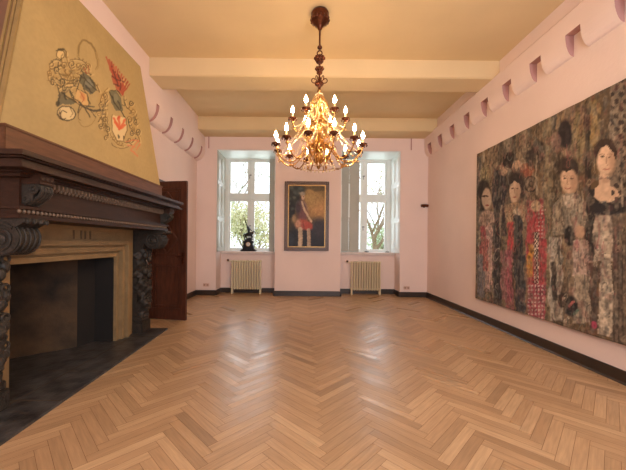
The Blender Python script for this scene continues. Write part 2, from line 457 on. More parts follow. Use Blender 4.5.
m.box(XL-.7, XL+.02, DY0-.0, DY0+.04, 0, DZ); m.box(XL-.7, XL+.02, DY1-.04, DY1, 0, DZ); m.box(XL-.7, XL+.02, DY0, DY1, DZ-.04, DZ)
m.box(XL, XL+.025, DY1, DY1+.1, 0, DZ+.1); m.box(XL, XL+.025, DY0, DY1+.1, DZ, DZ+.1)
m.build('trim_6', M['door'], kind='structure', label='dark wooden casing of the doorway behind the open leaf')
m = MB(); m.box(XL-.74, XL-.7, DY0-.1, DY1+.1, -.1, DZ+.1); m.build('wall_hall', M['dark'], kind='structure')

# ------------------------------------------------------------------ painting helpers
S_, VX, VY, F_ = .0096, 303.0, 243.0, 310.0
def proj(X, Y, Z):
    dx = F_*X/Y; dy = -F_*(Z-1.3)/Y
    return VX+dx-S_*dy, VY+dy+S_*dx
def hsh(i, j, s):
    v = np.sin(i*127.1+j*311.7+s*74.7)*43758.5453
    return v-np.floor(v)
def vnoise(x, y, s=0):
    xi, yi = np.floor(x), np.floor(y); u, v = x-xi, y-yi; u = u*u*(3-2*u); v = v*v*(3-2*v)
    a, b, c, d = hsh(xi, yi, s), hsh(xi+1, yi, s), hsh(xi, yi+1, s), hsh(xi+1, yi+1, s)
    return a*(1-u)*(1-v)+b*u*(1-v)+c*(1-u)*v+d*u*v
class Paint:
    def __init__(s, x, y, base):
        s.x, s.y = x, y; s.c = np.tile(np.array(base, float), (x.size, 1))
    def blend(s, a, col):
        a = np.clip(a, 0, 1)[:, None]; s.c = s.c*(1-a)+np.array(col, float)*a
    def ell(s, cx, cy, rx, ry, col, rot=0, soft=.25, al=1):
        c, n = math.cos(math.radians(rot)), math.sin(math.radians(rot))
        X, Y = s.x-cx, s.y-cy; u, v = (X*c+Y*n)/rx, (-X*n+Y*c)/ry
        d = np.sqrt(u*u+v*v); s.blend(al*np.clip((1-d)/soft+.5, 0, 1), col)
    def ring(s, cx, cy, rx, ry, w, col, rot=0, al=1, a0=None, a1=None):
        n = 40; a0 = 0 if a0 is None else a0; a1 = 360 if a1 is None else a1; P = []
        c, q = math.cos(math.radians(rot)), math.sin(math.radians(rot))
        for k in range(n+1):
            t = math.radians(a0+(a1-a0)*k/n); u, v = rx*math.cos(t), ry*math.sin(t); P.append((cx+u*c-v*q, cy+u*q+v*c))
        s.stroke(P, w, col, al)
    def stroke(s, P, w, col, al=1):
        d = np.full(s.x.size, 1e9)
        for (x0, y0), (x1, y1) in zip(P[:-1], P[1:]):
            dx, dy = x1-x0, y1-y0; L = dx*dx+dy*dy+1e-9
            t = np.clip(((s.x-x0)*dx+(s.y-y0)*dy)/L, 0, 1)
            d = np.minimum(d, np.hypot(s.x-x0-t*dx, s.y-y0-t*dy))
        s.blend(al*np.clip((w/2-d)/.5+.5, 0, 1), col)
    def poly(s, P, col, al=1):
        ins = np.zeros(s.x.size, bool); n = len(P)
        for i in range(n):
            x0, y0 = P[i]; x1, y1 = P[(i+1) % n]
            if y0 == y1: continue
            k = ((y0 > s.y) != (y1 > s.y)) & (s.x < (x1-x0)*(s.y-y0)/(y1-y0)+x0); ins ^= k
        s.blend(al*ins, col)
    def rect(s, x0, x1, y0, y1, col, al=1, wob=1.0):
        o = (vnoise(s.x*.0+x0, s.y*.12, 3)-.5)*3*wob
        o2 = (vnoise(s.x*.12, s.y*0+y0, 5)-.5)*3*wob
        a = np.clip((s.x+o-x0)/.8+.5, 0, 1)*np.clip((x1-s.x-o)/.8+.5, 0, 1)*np.clip((s.y+o2-y0)/1.5+.5, 0, 1)*np.clip((y1-s.y+o2)/1.5+.5, 0, 1)
        s.blend(al*a, col)
    def linear(s, gain=1.0):
        c = np.clip(s.c, 0, 255)/255*1.0
        return np.clip(np.where(c <= .04045, c/12.92, ((c+.055)/1.055)**2.4)*gain, 0, 1)
def grid_mesh(name, P, cols, mat, parent=None, nu=0, nv=0, back=None):
    # P (nv+1, nu+1, 3)
    me = bpy.data.meshes.new(name)
    V = P.reshape(-1, 3); idx = np.arange((nu+1)*(nv+1)).reshape(nv+1, nu+1)
    F = np.stack([idx[:-1, :-1], idx[:-1, 1:], idx[1:, 1:], idx[1:, :-1]], -1).reshape(-1, 4)
    me.from_pydata(V.tolist(), [], F.tolist())
    at = me.attributes.new('paint', 'FLOAT_COLOR', 'POINT')
    at.data.foreach_set('color', np.concatenate([cols, np.ones((len(V), 1))], 1).astype(np.float32).ravel())
    for p in me.polygons: p.use_smooth = True
    me.materials.append(mat)
    o = bpy.data.objects.new(name, me); C.objects.link(o)
    if parent: me.transform(parent_world(parent).inverted()); o.parent = parent
    return o

# ------------------------------------------------------------------ tapestry
def tapestry():
    y0, y1, z0, z1 = 2.15, 5.36, .375, 2.865
    nu, nv = 300, 240
    Y = np.linspace(y1, y0, nu+1); Z = np.linspace(z0, z1, nv+1)
    YY, ZZ = np.meshgrid(Y, Z)
    XX = np.full_like(YY, 2.995) + .006*np.sin(YY*7)*(1-(ZZ-z0)/(z1-z0)) + .004*np.sin(YY*17+1)
    px, py = proj(XX.ravel(), YY.ravel(), ZZ.ravel())
    px0, py0 = px, py; px = px+(vnoise(px*.5, py*.5, 21)-.5)*1.0; py = py+(vnoise(px*.5, py*.5, 22)-.5)*1.0
    P = Paint(px, py, (104, 88, 70))
    yy, zz = YY.ravel(), ZZ.ravel()
    # narrow woven strips running upright
    st = np.floor(vnoise(yy*4, zz*.6, 2)*2+yy*7.0)
    h1 = hsh(st, 0, 5); P.c *= (.75+.55*h1)[:, None]
    P.c += ((hsh(st, 1, 6)-.5)*26)[:, None]*np.array([1, .1, -.8])
    R = P.rect
    R(477, 484, 156, 300, (104, 96, 86)); R(484, 493, 160, 298, (120, 100, 74)); R(493, 501, 170, 304, (58, 54, 60)); R(501, 508, 150, 306, (110, 94, 70))
    R(515, 525, 255, 312, (54, 56, 66)); R(526, 543, 200, 322, (150, 60, 62)); R(543, 552, 110, 326, (120, 102, 74)); R(552, 563, 130, 330, (84, 70, 54))
    R(571, 584, 112, 172, (128, 108, 70)); R(584, 590, 108, 200, (54, 46, 38)); R(590, 600, 100, 150, (146, 116, 66)); R(610, 640, 60, 200, (126, 108, 88))
    # left figure
    P.ell(485, 177, 5, 12, (150, 134, 92)); P.ell(484, 196, 7, 17, (46, 40, 36)); P.ell(486.6, 199, 5, 11, (182, 154, 130)); P.ell(485, 196, 3.5, 1, (70, 50, 44)); P.ell(487, 205.5, 2, 1, (140, 70, 60))
    P.ell(487, 219, 8, 9, (172, 140, 124)); R(480, 487, 226, 262, (168, 72, 78)); R(486, 493, 226, 292, (188, 148, 138)); R(478, 485, 255, 296, (112, 112, 122)); R(484, 489, 240, 270, (186, 96, 92))
    # upper small heads and dark cloaks
    R(495, 506, 170, 236, (44, 44, 52)); P.ell(504, 168, 4, 8, (176, 138, 112)); P.ell(509, 160, 8, 8, (40, 34, 34)); P.ell(517, 167, 5, 7, (190, 148, 118)); P.ell(527, 170, 7, 7, (158, 84, 58)); P.ell(538, 152, 7, 12, (56, 46, 42)); P.ell(530, 158, 4, 8, (60, 50, 46))
    P.ell(516, 186, 9.5, 16, (50, 42, 40), soft=.5); P.ell(515, 191.5, 5.6, 11.5, (196, 162, 134), rot=4); P.ell(518, 193, 2.6, 9, (158, 124, 100), soft=.8, al=.7); P.ell(512.6, 188.6, 1.6, .7, (96, 70, 58)); P.ell(517.2, 188.4, 1.5, .7, (88, 64, 54)); P.stroke([(515, 188), (514.4, 193)], .6, (158, 122, 98)); P.ell(514.9, 197, 1.8, .7, (150, 84, 72)); P.poly([(508, 178), (515, 176), (522, 181), (520, 184), (514, 181), (509, 186)], (52, 44, 42))
    P.poly([(503, 206), (515, 202), (527, 206), (524, 222), (508, 226)], (160, 128, 96)); P.ell(517, 213, 4, 5, (214, 192, 160)); R(507, 514, 222, 252, (196, 62, 66)); R(514, 522, 216, 262, (46, 48, 56)); R(505, 513, 250, 314, (168, 82, 96)); R(501, 506, 250, 300, (150, 100, 100))
    for r in (2, 4, 6): P.ring(531, 184, r, r*1.3, 1, (30, 28, 30) if r != 4 else (130, 112, 92))
    # red figure
    P.poly([(528, 206), (536, 200), (544, 212), (547, 250), (545, 320), (528, 316), (526, 250)], (176, 60, 66)); P.ell(536, 206, 5, 6, (182, 150, 112))
    R(528, 534, 243, 278, (204, 132, 48)); 
    m_ = (px > 534) & (px < 538.5) & (py > 232) & (py < 292); chk = (np.floor(px/1.6)+np.floor(py/2.4)) % 2
    P.blend(m_*(chk > 0)*.9, (226, 214, 190)); P.blend(m_*(chk < 1)*.9, (40, 34, 36))
    m_ = (px > 527) & (px < 545) & (py > 284) & (py < 320); dots = np.hypot((px % 3.4)-1.7, (py % 4)-2) < 1
    P.blend(m_*.8, (168, 70, 90)); P.blend(m_*dots*.9, (208, 182, 170))
    m_ = (px > 536) & (px < 545) & (py > 206) & (py < 240); P.blend(m_*dots*.8, (214, 170, 160))
    # boy
    P.ell(565, 134, 7, 14, (44, 38, 40)); P.ell(556, 142, 5, 10, (150, 110, 104), al=.6); P.ell(567.5, 168, 11, 12, (52, 42, 36), soft=.4); P.ell(569, 181, 8.4, 13, (208, 166, 130), rot=-4); P.ell(574, 183, 3.6, 10, (160, 118, 88), soft=.9, al=.7); P.ell(563, 176, 3, 5, (224, 184, 148), soft=1, al=.5)
    P.poly([(559, 176), (559, 164), (568, 158), (577, 163), (579, 176), (576, 172), (573, 168), (567, 172), (562, 170)], (54, 44, 38))
    for dx in (-4.2, 2.8): P.ell(569+dx, 178.4, 1.7, .8, (84, 62, 50)); P.stroke([(567+dx, 176.4), (569+dx, 175.8), (571+dx, 176.3)], .6, (120, 86, 66), .8)
    P.stroke([(568, 178), (567, 183.5), (568.6, 184.2)], .7, (160, 114, 86)); P.stroke([(565.4, 188), (568, 188.8), (571, 187.6)], 1.1, (160, 88, 72)); P.ell(568.2, 194.5, 3, 1, (176, 134, 102), soft=.9)
    P.poly([(553, 206), (562, 194), (577, 193), (590, 206), (590, 230), (552, 236)], (150, 134, 112)); P.poly([(562, 196), (577, 194), (574, 206), (566, 208)], (196, 176, 150))
    # young woman
    P.ell(605, 152, 11.5, 14, (58, 42, 34), soft=.4); P.ell(606, 160, 9, 15.5, (214, 172, 134), rot=6); P.ell(612, 162, 3.6, 12, (170, 124, 92), soft=.9, al=.6); P.ell(600, 160, 3, 6, (228, 188, 152), soft=1, al=.5)
    P.poly([(595, 160), (594, 148), (602, 138), (612, 140), (617, 150), (616, 160), (613, 152), (607, 145), (600, 149), (597, 155)], (60, 43, 34))
    for dx in (-3.8, 3.6): P.ell(606+dx, 157+dx*.12, 1.8, .8, (86, 62, 48)); P.stroke([(603.6+dx, 154.6), (606+dx, 153.8), (608.4+dx, 154.6)], .6, (124, 88, 64), .8)
    P.stroke([(606.5, 157), (606.2, 164), (608, 165)], .7, (168, 120, 90)); P.stroke([(603.6, 169), (606.4, 169.8), (609.4, 168.8)], 1.2, (170, 92, 76)); P.ell(607, 175.5, 3.4, 1, (176, 132, 100), soft=.9)
    P.poly([(600, 172), (609, 176), (611, 186), (624, 194), (618, 204), (590, 203), (589, 192), (598, 186)], (206, 164, 128)); P.ell(606, 180, 4, 3, (170, 126, 96), soft=.9, al=.6)
    P.poly([(588, 199), (594, 197), (602, 203), (614, 201), (622, 195), (628, 198), (628, 216), (588, 216)], (44, 40, 42))
    # hexagon lattice
    m_ = (px > 611) & (py < 205) & (py > 60) & (np.hypot((px-606)/10.5, (py-158)/20) > 1.35); hx = np.hypot(((px+np.floor(py/7) % 2*4.5) % 9)-4.5, (py % 7)-3.5)
    P.blend(m_*(hx < 2.7)*.85, (50, 40, 38))
    # lower right drapery
    R(588, 628, 214, 262, (172, 150, 126)); R(586, 594, 188, 262, (46, 42, 42)); R(549, 562, 236, 322, (168, 158, 142)); R(552, 557, 262, 300, (60, 54, 52)); P.ell(569.5, 236, 5.5, 10, (38, 34, 34)); P.ell(562, 300, 4, 8, (60, 50, 46))
    P.ell(580, 232, 5, 7, (186, 144, 112)); P.poly([(573, 240), (588, 240), (590, 276), (572, 276)], (178, 150, 134)); P.ell(577, 246, 3, 6, (170, 92, 96), al=.6); R(573, 590, 276, 322, (164, 146, 122)); R(590, 598, 262, 332, (84, 66, 56))
    P.ell(571, 306, 7, 10, (40, 38, 38)); 
    for k in range(14): P.ell(564+(k*5.3) % 15, 298+(k*7.7) % 24, 1.6, 1.6, [(206, 190, 160), (180, 90, 84), (96, 120, 100)][k % 3])
    P.poly([(603, 226), (608, 226), (614, 300), (613, 338), (598, 334), (599, 290)], (190, 168, 138)); R(613, 640, 214, 345, (108, 90, 74)); P.ell(594, 325, 3, 4, (188, 54, 84))
    for k in range(7): P.stroke([(614+k*4, 228), (614+k*4.4, 344)], .9, (60, 50, 44))
    R(626, 720, 60, 420, (118, 98, 76), al=.5)
    # brocade-like mottling: each strip carries its own small motif
    faces = ((569, 181, 10, 14), (606, 161, 11, 16), (515, 191, 7, 13), (486.6, 199, 6, 12), (580, 232, 4, 6), (605, 190, 16, 11), (598, 208, 8, 5))
    keep = np.zeros(px.size, bool)
    for fx, fy, fa, fb in faces: keep |= np.hypot((px-fx)/fa, (py-fy)/fb) < 1
    hair = np.zeros(px.size, bool)
    for fx, fy, fa, fb in ((568, 166, 12, 10), (606, 148, 12, 9), (516, 182, 9, 11), (565, 134, 7, 14), (484, 190, 7, 10)): hair |= np.hypot((px-fx)/fa, (py-fy)/fb) < 1
    edge = np.where(hair, .25, 1.0)
    sk_ = hsh(st, 3, 7)
    for sc_, thr, colr, al in ((16, .62, (188, 168, 138), .5), (22, .66, (40, 36, 38), .6), (13, .70, (146, 74, 70), .45), (30, .64, (150, 132, 104), .5), (19, .72, (84, 92, 88), .5), (38, .66, (48, 42, 40), .5)):
        nn = vnoise(yy*sc_*1.6+sk_*9, zz*sc_*.8+sk_*5, int(sc_)); P.blend(al*.55*np.clip((nn-thr)*14, 0, 1)*(~keep)*edge, colr)
    rnd = random.Random(11)
    def free(x, y): return not any(math.hypot((x-fx)/fa, (y-fy)/fb) < 1.15 for fx, fy, fa, fb in faces)
    for k in range(150):
        x = rnd.uniform(478, 640); y = rnd.uniform(max(80, 168-(x-477)*.5), 302+(x-477)*.26)
        if not free(x, y): continue
        r = rnd.uniform(1.2, 3.6); col = rnd.choice([(44, 40, 40), (186, 168, 140), (142, 74, 70), (78, 82, 74), (166, 144, 108), (116, 122, 112), (60, 52, 46)])
        P.ring(x, y, r*.8, r*rnd.uniform(1, 2.4), .7, col, rot=rnd.uniform(-40, 40), al=.6, a0=rnd.uniform(0, 180), a1=rnd.uniform(200, 420))
    for k in range(60):   # loose upright threads and slivers
        x = rnd.uniform(478, 640); y = rnd.uniform(110, 320); h_ = rnd.uniform(6, 40)
        if not (free(x, y) and free(x, y+h_)): continue
        P.stroke([(x, y), (x+rnd.uniform(-1.5, 1.5), y+h_*.5), (x+rnd.uniform(-2, 2), y+h_)], rnd.uniform(.6, 2), rnd.choice([(46, 42, 42), (178, 158, 128), (132, 110, 80), (150, 74, 74), (100, 98, 90)]), .6)
    n = vnoise(yy*28, zz*28, 1)*.45+vnoise(yy*62, zz*62, 4)*.45+vnoise(yy*9, zz*9, 9)*.1
    P.c *= (1+(n-.5)*np.where(keep | hair, .2, .5))[:, None]
    P.c = P.c*.94+np.array([112, 96, 80])*.07; g_ = P.c.mean(1, keepdims=True); P.c = (P.c-g_)*.8+g_*1.04
    cols = P.linear(1.0)
    grid = np.stack([XX, YY, ZZ], -1)
    o = grid_mesh('tapestry', grid, cols, M['tapestry'], nu=nu, nv=nv)
    md = o.modifiers.new('thickness', 'SOLIDIFY'); md.thickness = .03; md.offset = -1 if True else 1
    o.data.update()
    # make sure it thickens towards the wall
    nrm = o.data.polygons[0].normal
    md.offset = -1 if nrm.x < 0 else 1
    tag(o, 'large collage-like wall tapestry of portraits and patterned strips on the right wall', 'tapestry')
tapestry()

# ------------------------------------------------------------------ portrait
def portrait():
    x0, x1, z0, z1 = (284.2-303)*7.57/310, (328.6-303)*7.57/310, 1.11, 2.80
    t = thing('framed_painting', 'tall framed oil portrait of a standing figure in red breeches between the windows', 'painting', ((x0+x1)/2, YB, z0))
    m = MB(); b = .075
    def fr(m, o, b, ya, yb, bev=.004):
        m.box(x0+o, x0+o+b, ya, yb, z0+o, z1-o, bev); m.box(x1-o-b, x1-o, ya, yb, z0+o, z1-o, bev); m.box(x0+o+b, x1-o-b, ya, yb, z0+o, z0+o+b, bev); m.box(x0+o+b, x1-o-b, ya, yb, z1-o-b, z1-o, bev)
    fr(m, 0, .035, 7.53, YB, .008); fr(m, .035, .05, 7.55, YB, .008)
    fo = m.build('picture_frame', M['frame'], t)
    m = MB(); fr(m, .085, .022, 7.54, YB-.01, .003); m.build('gilt_slip', M['gilt'], fo)
    o = .1; nu, nv = 90, 150
    X = np.linspace(x0+o, x1-o, nu+1); Z = np.linspace(z0+o, z1-o, nv+1); XX, ZZ = np.meshgrid(X, Z); YY = np.full_like(XX, 7.575)
    px, py = proj(XX.ravel(), YY.ravel(), ZZ.ravel()); px = px+(vnoise(px*1.1, py*1.1, 31)-.5)*.7; py = py+(vnoise(px*1.1, py*1.1, 32)-.5)*.7; P = Paint(px, py, (66, 54, 44))
    P.ell(317, 201, 18, 22, (142, 112, 70), soft=1.6); P.ell(319, 209, 11, 8, (184, 138, 90), soft=1.4); P.ell(311, 197, 8, 9, (166, 136, 88), soft=1.5); P.rect(286, 328, 186, 190, (70, 60, 44), al=.6)
    P.ell(293, 197, 8, 14, (44, 48, 48), soft=.6); P.ell(298, 190, 7, 5, (60, 66, 66), soft=.6); P.ell(291, 209, 4, 9, (36, 36, 40))
    P.ell(306, 240, 24, 13, (38, 38, 46), soft=.5); P.ell(319, 228, 8, 9, (54, 48, 56), soft=.8)
    for k in range(16): P.ell(287+(k*3.7) % 14, 187+(k*5.3) % 26, 1.8, 1.6, [(84, 90, 86), (34, 38, 40), (104, 104, 90)][k % 3], soft=.9, al=.6)
    P.ell(302.5, 197, 2.3, 3.2, (200, 166, 136), soft=.6); P.ell(302.4, 193.6, 2.6, 1.9, (150, 140, 126), soft=.8); P.ell(303.6, 196.6, .5, .5, (90, 66, 52)); P.ell(300.6, 198, 1, 2.6, (70, 58, 50), soft=.8)
    P.ell(301.5, 207, 4.6, 7, (92, 70, 80), soft=.7); P.ell(302.5, 215, 5.2, 6, (112, 72, 74), soft=.7); P.ell(298, 208, 2.4, 6, (66, 52, 60), soft=.8)
    P.stroke([(302, 202), (304.5, 210), (308, 216), (311, 221)], 1.9, (204, 176, 148), .9); P.stroke([(304, 201.5), (307.5, 208), (308.5, 213)], 1.1, (150, 120, 104), .7); P.ell(311, 221.6, 1.2, 1.2, (206, 168, 138), soft=.8)
    P.ell(302.5, 224.5, 6.6, 5.4, (168, 82, 68), soft=.5); P.ell(308.5, 226.5, 4.2, 4.4, (176, 76, 64), soft=.5); P.ell(298, 224, 3, 4.6, (198, 156, 128), soft=.8, al=.8); P.stroke([(303, 221), (304, 229)], .8, (120, 56, 50), .6)
    P.stroke([(300.2, 229), (300.6, 238), (300, 246.5)], 4.4, (196, 172, 146), .95); P.stroke([(308.6, 230), (309, 238), (308.8, 246)], 3.6, (182, 156, 132), .95); P.stroke([(302, 230), (302.4, 238), (301.6, 246)], 1, (150, 124, 104), .6); P.stroke([(310, 231), (310.6, 238), (310, 245)], .9, (136, 110, 92), .6)
    P.ell(300, 247.6, 3, .9, (34, 28, 28)); P.ell(309, 247.4, 3, .9, (34, 28, 28)); P.ell(294, 219, 2.2, 4, (150, 122, 92), soft=.8); P.ell(290, 240, 4, 6, (46, 52, 62), soft=.9)
    n = vnoise(XX.ravel()*30, ZZ.ravel()*24, 1)*.6+vnoise(XX.ravel()*70, ZZ.ravel()*60, 2)*.4
    P.c *= (1+(n-.5)*.28)[:, None]
    grid_mesh('canvas', np.stack([XX, YY, ZZ], -1), P.linear(), M['canvas'], t, nu, nv)
    m = MB(); m.box(x0+.03, x1-.03, 7.585, YB, z0+.03, z1-.03); m.build('backing_board', M['frame'], t)
portrait()

# ------------------------------------------------------------------ fireplace
fp = thing('fireplace', 'monumental fireplace with dark carved mantel and painted ochre hood, on the left wall', 'fireplace', (-2.4, 3.32, 0))
def lerp(a, b, t): return a+(b-a)*t
# hood
ZB0, ZB1 = 2.1, 3.64
hx = lambda z: -2.08-.12*(z-ZB0)/(ZB1-ZB0)
hya = lambda z: lerp(2.12, 2.50, (z-ZB0)/(ZB1-ZB0)); hyb = lambda z: lerp(4.5, 4.15, (z-ZB0)/(ZB1-ZB0))
def hood():
    nu, nv = 240, 160
    U, V = np.meshgrid(np.linspace(0, 1, nu+1), np.linspace(0, 1, nv+1))
    ZZ = ZB0+(ZB1-ZB0)*V; XX = -2.08-.12*V; ya = 2.12+.38*V; yb = 4.5-.35*V; YY = ya+(yb-ya)*U
    px, py = proj(XX.ravel(), YY.ravel(), ZZ.ravel())
    px = px+(vnoise(px*.35, py*.35, 21)-.5)*1.1; py = py+(vnoise(px*.35, py*.35, 22)-.5)*1.1
    P = Paint(px, py, (172, 148, 100))
    n = vnoise(YY.ravel()*2.1+5, ZZ.ravel()*2.3, 3)*.6+vnoise(YY.ravel()*6.3, ZZ.ravel()*5.7, 8)*.4; P.c *= (.95+.09*n)[:, None]
    n = vnoise(YY.ravel()*45, ZZ.ravel()*45, 6); P.c *= (.98+.04*n)[:, None]
    D, O, G, R_, W_, K = (66, 58, 42), (118, 92, 50), (88, 86, 70), (176, 84, 58), (214, 190, 142), (92, 74, 44)
    LT = (216, 186, 128)
    rnd = random.Random(5)
    def S(Q, w, col, al=.85): P.stroke(Q, w, col, al)
    def curl(cx, cy, r, rot, sg=1, w=.9, col=K, turns=1.3, light=True):
        Q = []
        for k in range(22):
            t = k/21; q = r*(1-.78*t); a_ = math.radians(rot)+sg*t*turns*2*PI; Q.append((cx+q*math.cos(a_)*.85, cy+q*math.sin(a_)*1.1))
        if light: P.stroke([(x_+.9, y_+.7) for x_, y_ in Q], 1.4, LT, .4)
        P.stroke(Q, w, col, .85)
    def frond(x0, y0, x1, y1, bend, n, w=1.0, col=K, ln=3.0):
        Q = []
        for k in range(13):
            t = k/12; nx, ny = -(y1-y0), (x1-x0); L = math.hypot(nx, ny)+1e-6
            Q.append((lerp(x0, x1, t)+nx/L*bend*math.sin(PI*t), lerp(y0, y1, t)+ny/L*bend*math.sin(PI*t)))
        P.stroke([(x_+1, y_+.8) for x_, y_ in Q], 1.8, LT, .45); P.stroke(Q, w, col, .85)
        for k in range(2, 12, max(1, 12//n)):
            qx, qy = Q[k]; dx, dy = Q[k][0]-Q[k-1][0], Q[k][1]-Q[k-1][1]; L = math.hypot(dx, dy)+1e-6; dx /= L; dy /= L
            sg = 1 if k % 2 else -1; P.stroke([(qx, qy), (qx-dy*sg*ln*.5+dx*ln*.7, qy+dx*sg*ln*.7+dy*ln*.5), (qx-dy*sg*ln+dx*ln*.1, qy+dx*sg*ln)], .7, col, .7)
    # left: crest, sweeping mantling, helm and shields
    P.ell(60.5, 54, 3.8, 4.4, LT, al=.8); P.ell(61, 49.6, 3.4, 1.5, D, rot=10, al=.8); P.ring(60.5, 54.5, 4.2, 4.8, .7, K); S([(56, 51), (59, 49), (64, 48.5), (66, 52), (66, 57)], .9, D); S([(63, 54), (61, 57), (62, 60)], .7, D)
    for q in ((54, 66, 6, 5), (53, 76, 5, 6), (62, 72, 8, 7), (70, 66, 7, 6), (68, 80, 9, 6), (78, 72, 6, 6), (62, 86, 7, 4), (75, 86, 6, 6), (103, 100, 5, 9), (104, 122, 5, 12), (131, 112, 4, 10), (134, 128, 5, 10)): P.ell(*q, (170, 138, 84), soft=.8, al=.45)
    for q in ((56, 70, 3, 1.6), (52, 79, 2, 3), (66, 76, 5, 1.5), (72, 72, 3, 2), (74, 81, 4, 1.6), (60, 81, 2, 2.6), (66, 91, 6, 2), (80, 68, 2, 3), (102, 108, 2, 4), (106, 126, 2, 5), (134, 118, 2, 4)): P.ell(*q, (96, 84, 58), rot=rnd.uniform(-40, 40), soft=.6, al=.6)
    for f in ((66, 52, 82, 76, 5, 5), (62, 60, 84, 78, 8, 6), (58, 62, 80, 80, 10, 5), (50, 64, 62, 62, -3, 3), (50, 66, 58, 78, 4, 4), (48, 72, 56, 86, 3, 4), (56, 78, 80, 80, 5, 6), (56, 84, 78, 84, 4, 6), (58, 90, 76, 84, -3, 4), (70, 60, 90, 70, -5, 5), (76, 64, 92, 74, 3, 4), (54, 70, 66, 70, -4, 3), (60, 74, 72, 72, 3, 4), (84, 78, 100, 92, -3, 4), (70, 90, 82, 104, 2, 4)):
        frond(*f, w=rnd.uniform(.8, 1.3), col=rnd.choice([K, O, D]), ln=1.6)
    for c_ in ((52, 65, 4, 20, 1), (50, 74, 3, 200, 1), (52.5, 83, 3.2, 0, -1), (57, 70, 3.5, 90, 1), (64, 66, 4, 10, -1), (72, 64, 4, 40, 1), (78, 66, 4, 120, -1), (70, 78, 4, 0, 1), (62, 82, 3.4, 70, -1), (76, 82, 4, 60, 1), (64, 88, 3, 0, 1), (84, 68, 3.5, 200, 1), (88, 66, 3, 30, -1)):
        curl(*c_, w=rnd.uniform(.7, 1.1), col=rnd.choice([K, D, O]))
    P.ring(88, 57, 8.3, 16.5, 1.2, (136, 112, 66), -16, al=.8, a0=190, a1=420); P.ring(88, 57.5, 9.8, 18.4, .9, (150, 124, 76), -16, al=.8, a0=190, a1=410); P.ring(88, 57, 9, 17.4, .6, K, -16, al=.6, a0=200, a1=350)
    S([(84, 68), (87, 74)], 1, (150, 78, 52)); S([(88, 66), (89, 74)], .8, (150, 78, 52)); S([(81, 69), (84, 75)], .8, D)
    P.poly([(80, 75), (86, 73), (93, 80), (97, 90), (91, 95), (84, 88), (79, 81)], G, .8); P.ell(89, 83, 3.6, 5, (128, 126, 108), rot=-25, al=.8); S([(80, 75), (88, 82), (97, 91)], 1, D); S([(83, 74), (85, 80), (83, 86)], .8, D); S([(86, 86), (92, 93)], 1.6, (66, 62, 54)); S([(90, 78), (95, 86)], 1.2, D)
    S([(81, 77), (77, 90), (74, 100)], 1, D); S([(84, 88), (90, 104)], .9, D)
    P.poly([(78, 89), (87, 94), (89, 106), (80, 105), (73, 99)], (206, 166, 108), .8); P.ell(83, 97, 2.6, 4.5, (190, 126, 78), rot=-20, al=.7); S([(80, 92), (84, 98), (82, 103)], .8, (150, 88, 60)); S([(78, 89), (87, 94), (89, 106), (80, 105), (73, 99)], .7, D)
    P.poly([(58, 94), (62, 91), (66, 98), (75, 102), (72, 105), (64, 104), (57, 107), (58, 100)], G, .75); S([(57, 85), (60, 95), (58, 105)], 1.2, D); S([(62, 92), (68, 98), (76, 102)], 1.3, D); S([(64, 93), (66, 99)], 1.6, (60, 58, 50)); P.ell(57.5, 103.5, 2, 2.4, D, al=.8); S([(70, 92), (72, 98), (78, 101)], .9, D)
    P.ell(66.5, 113.5, 9, 7, W_, rot=15, al=.85); P.ring(66.5, 113.5, 9.2, 7.2, 1, D, 15); P.ring(64, 115, 3.4, 4.2, .8, D, 0, a0=60, a1=330); S([(60, 110), (58.5, 115), (62, 119)], .8, K); S([(61, 118), (60, 113)], 1.3, (90, 66, 50)); S([(70, 108), (73, 113), (70, 118)], .7, K)
    S([(79, 102), (84, 107), (93, 111), (100, 110)], 1.7, (68, 62, 52)); S([(84, 107), (90, 117)], 1.1, D); S([(80, 104), (78, 113)], .9, D); S([(90, 110), (96, 117)], .9, D); S([(86, 106), (94, 107)], 1.5, (76, 72, 58))
    P.ring(87, 116, 8.5, 11, .9, (140, 116, 72), 20, al=.8, a0=-10, a1=200); P.ring(84, 113, 5, 8, .7, K, 20, al=.7, a0=90, a1=250)
    # red wing crest: fan of feathers
    for k in range(12):
        t = k/11; x0, y0 = lerp(110, 122, t), lerp(70, 94, t); x1, y1 = lerp(106.5, 129.5, t**.9), lerp(57, 84, t)
        S([(x0, y0), (lerp(x0, x1, .6)+.5, lerp(y0, y1, .6)), (x1, y1)], 1.5, rnd.choice([(168, 78, 56), (150, 62, 48), (182, 92, 64)]), .8)
    P.poly([(110, 64), (114, 70), (120, 78), (126, 88), (123, 96), (117, 91), (112, 80)], (164, 74, 54), .7)
    for q in ([(113, 70), (116, 78), (118, 86)], [(118, 74), (121, 82), (120, 90)], [(112, 76), (118, 80), (124, 82)], [(114, 84), (119, 86)]): S(q, 1.3, (92, 50, 42), .8)
    for k in range(8): x_ = rnd.uniform(110, 126); y_ = 62+(x_-108)*1.3+rnd.uniform(-3, 6); P.ell(x_, y_, .8, 1.2, rnd.choice([(205, 160, 105), (110, 48, 40)]), al=.7)
    # right achievement
    P.poly([(109, 92), (116, 90), (121, 99), (123, 111), (116, 111), (111, 102)], (96, 94, 74), .8); S([(109, 92), (114, 102), (121, 111), (126, 119)], 1.1, D); P.ell(116, 98, 2.4, 4.4, (130, 126, 98), rot=-20, al=.8); S([(110, 91), (117, 90), (121, 96)], .9, D); S([(112, 96), (115, 104)], 1, (66, 62, 50)); S([(118, 101), (121, 108)], 1.1, (72, 66, 54))
    P.poly([(112, 115), (126, 118), (127, 130), (123, 141), (117, 141), (112, 130)], W_, .85)
    for q in ([(114, 118), (117, 124), (119, 129)], [(125, 120), (122, 125), (119, 129)], [(119, 117), (119.5, 128)], [(115, 122), (118, 127)], [(125, 125), (121, 128)]): S(q, 2.2, (200, 96, 62), .85)
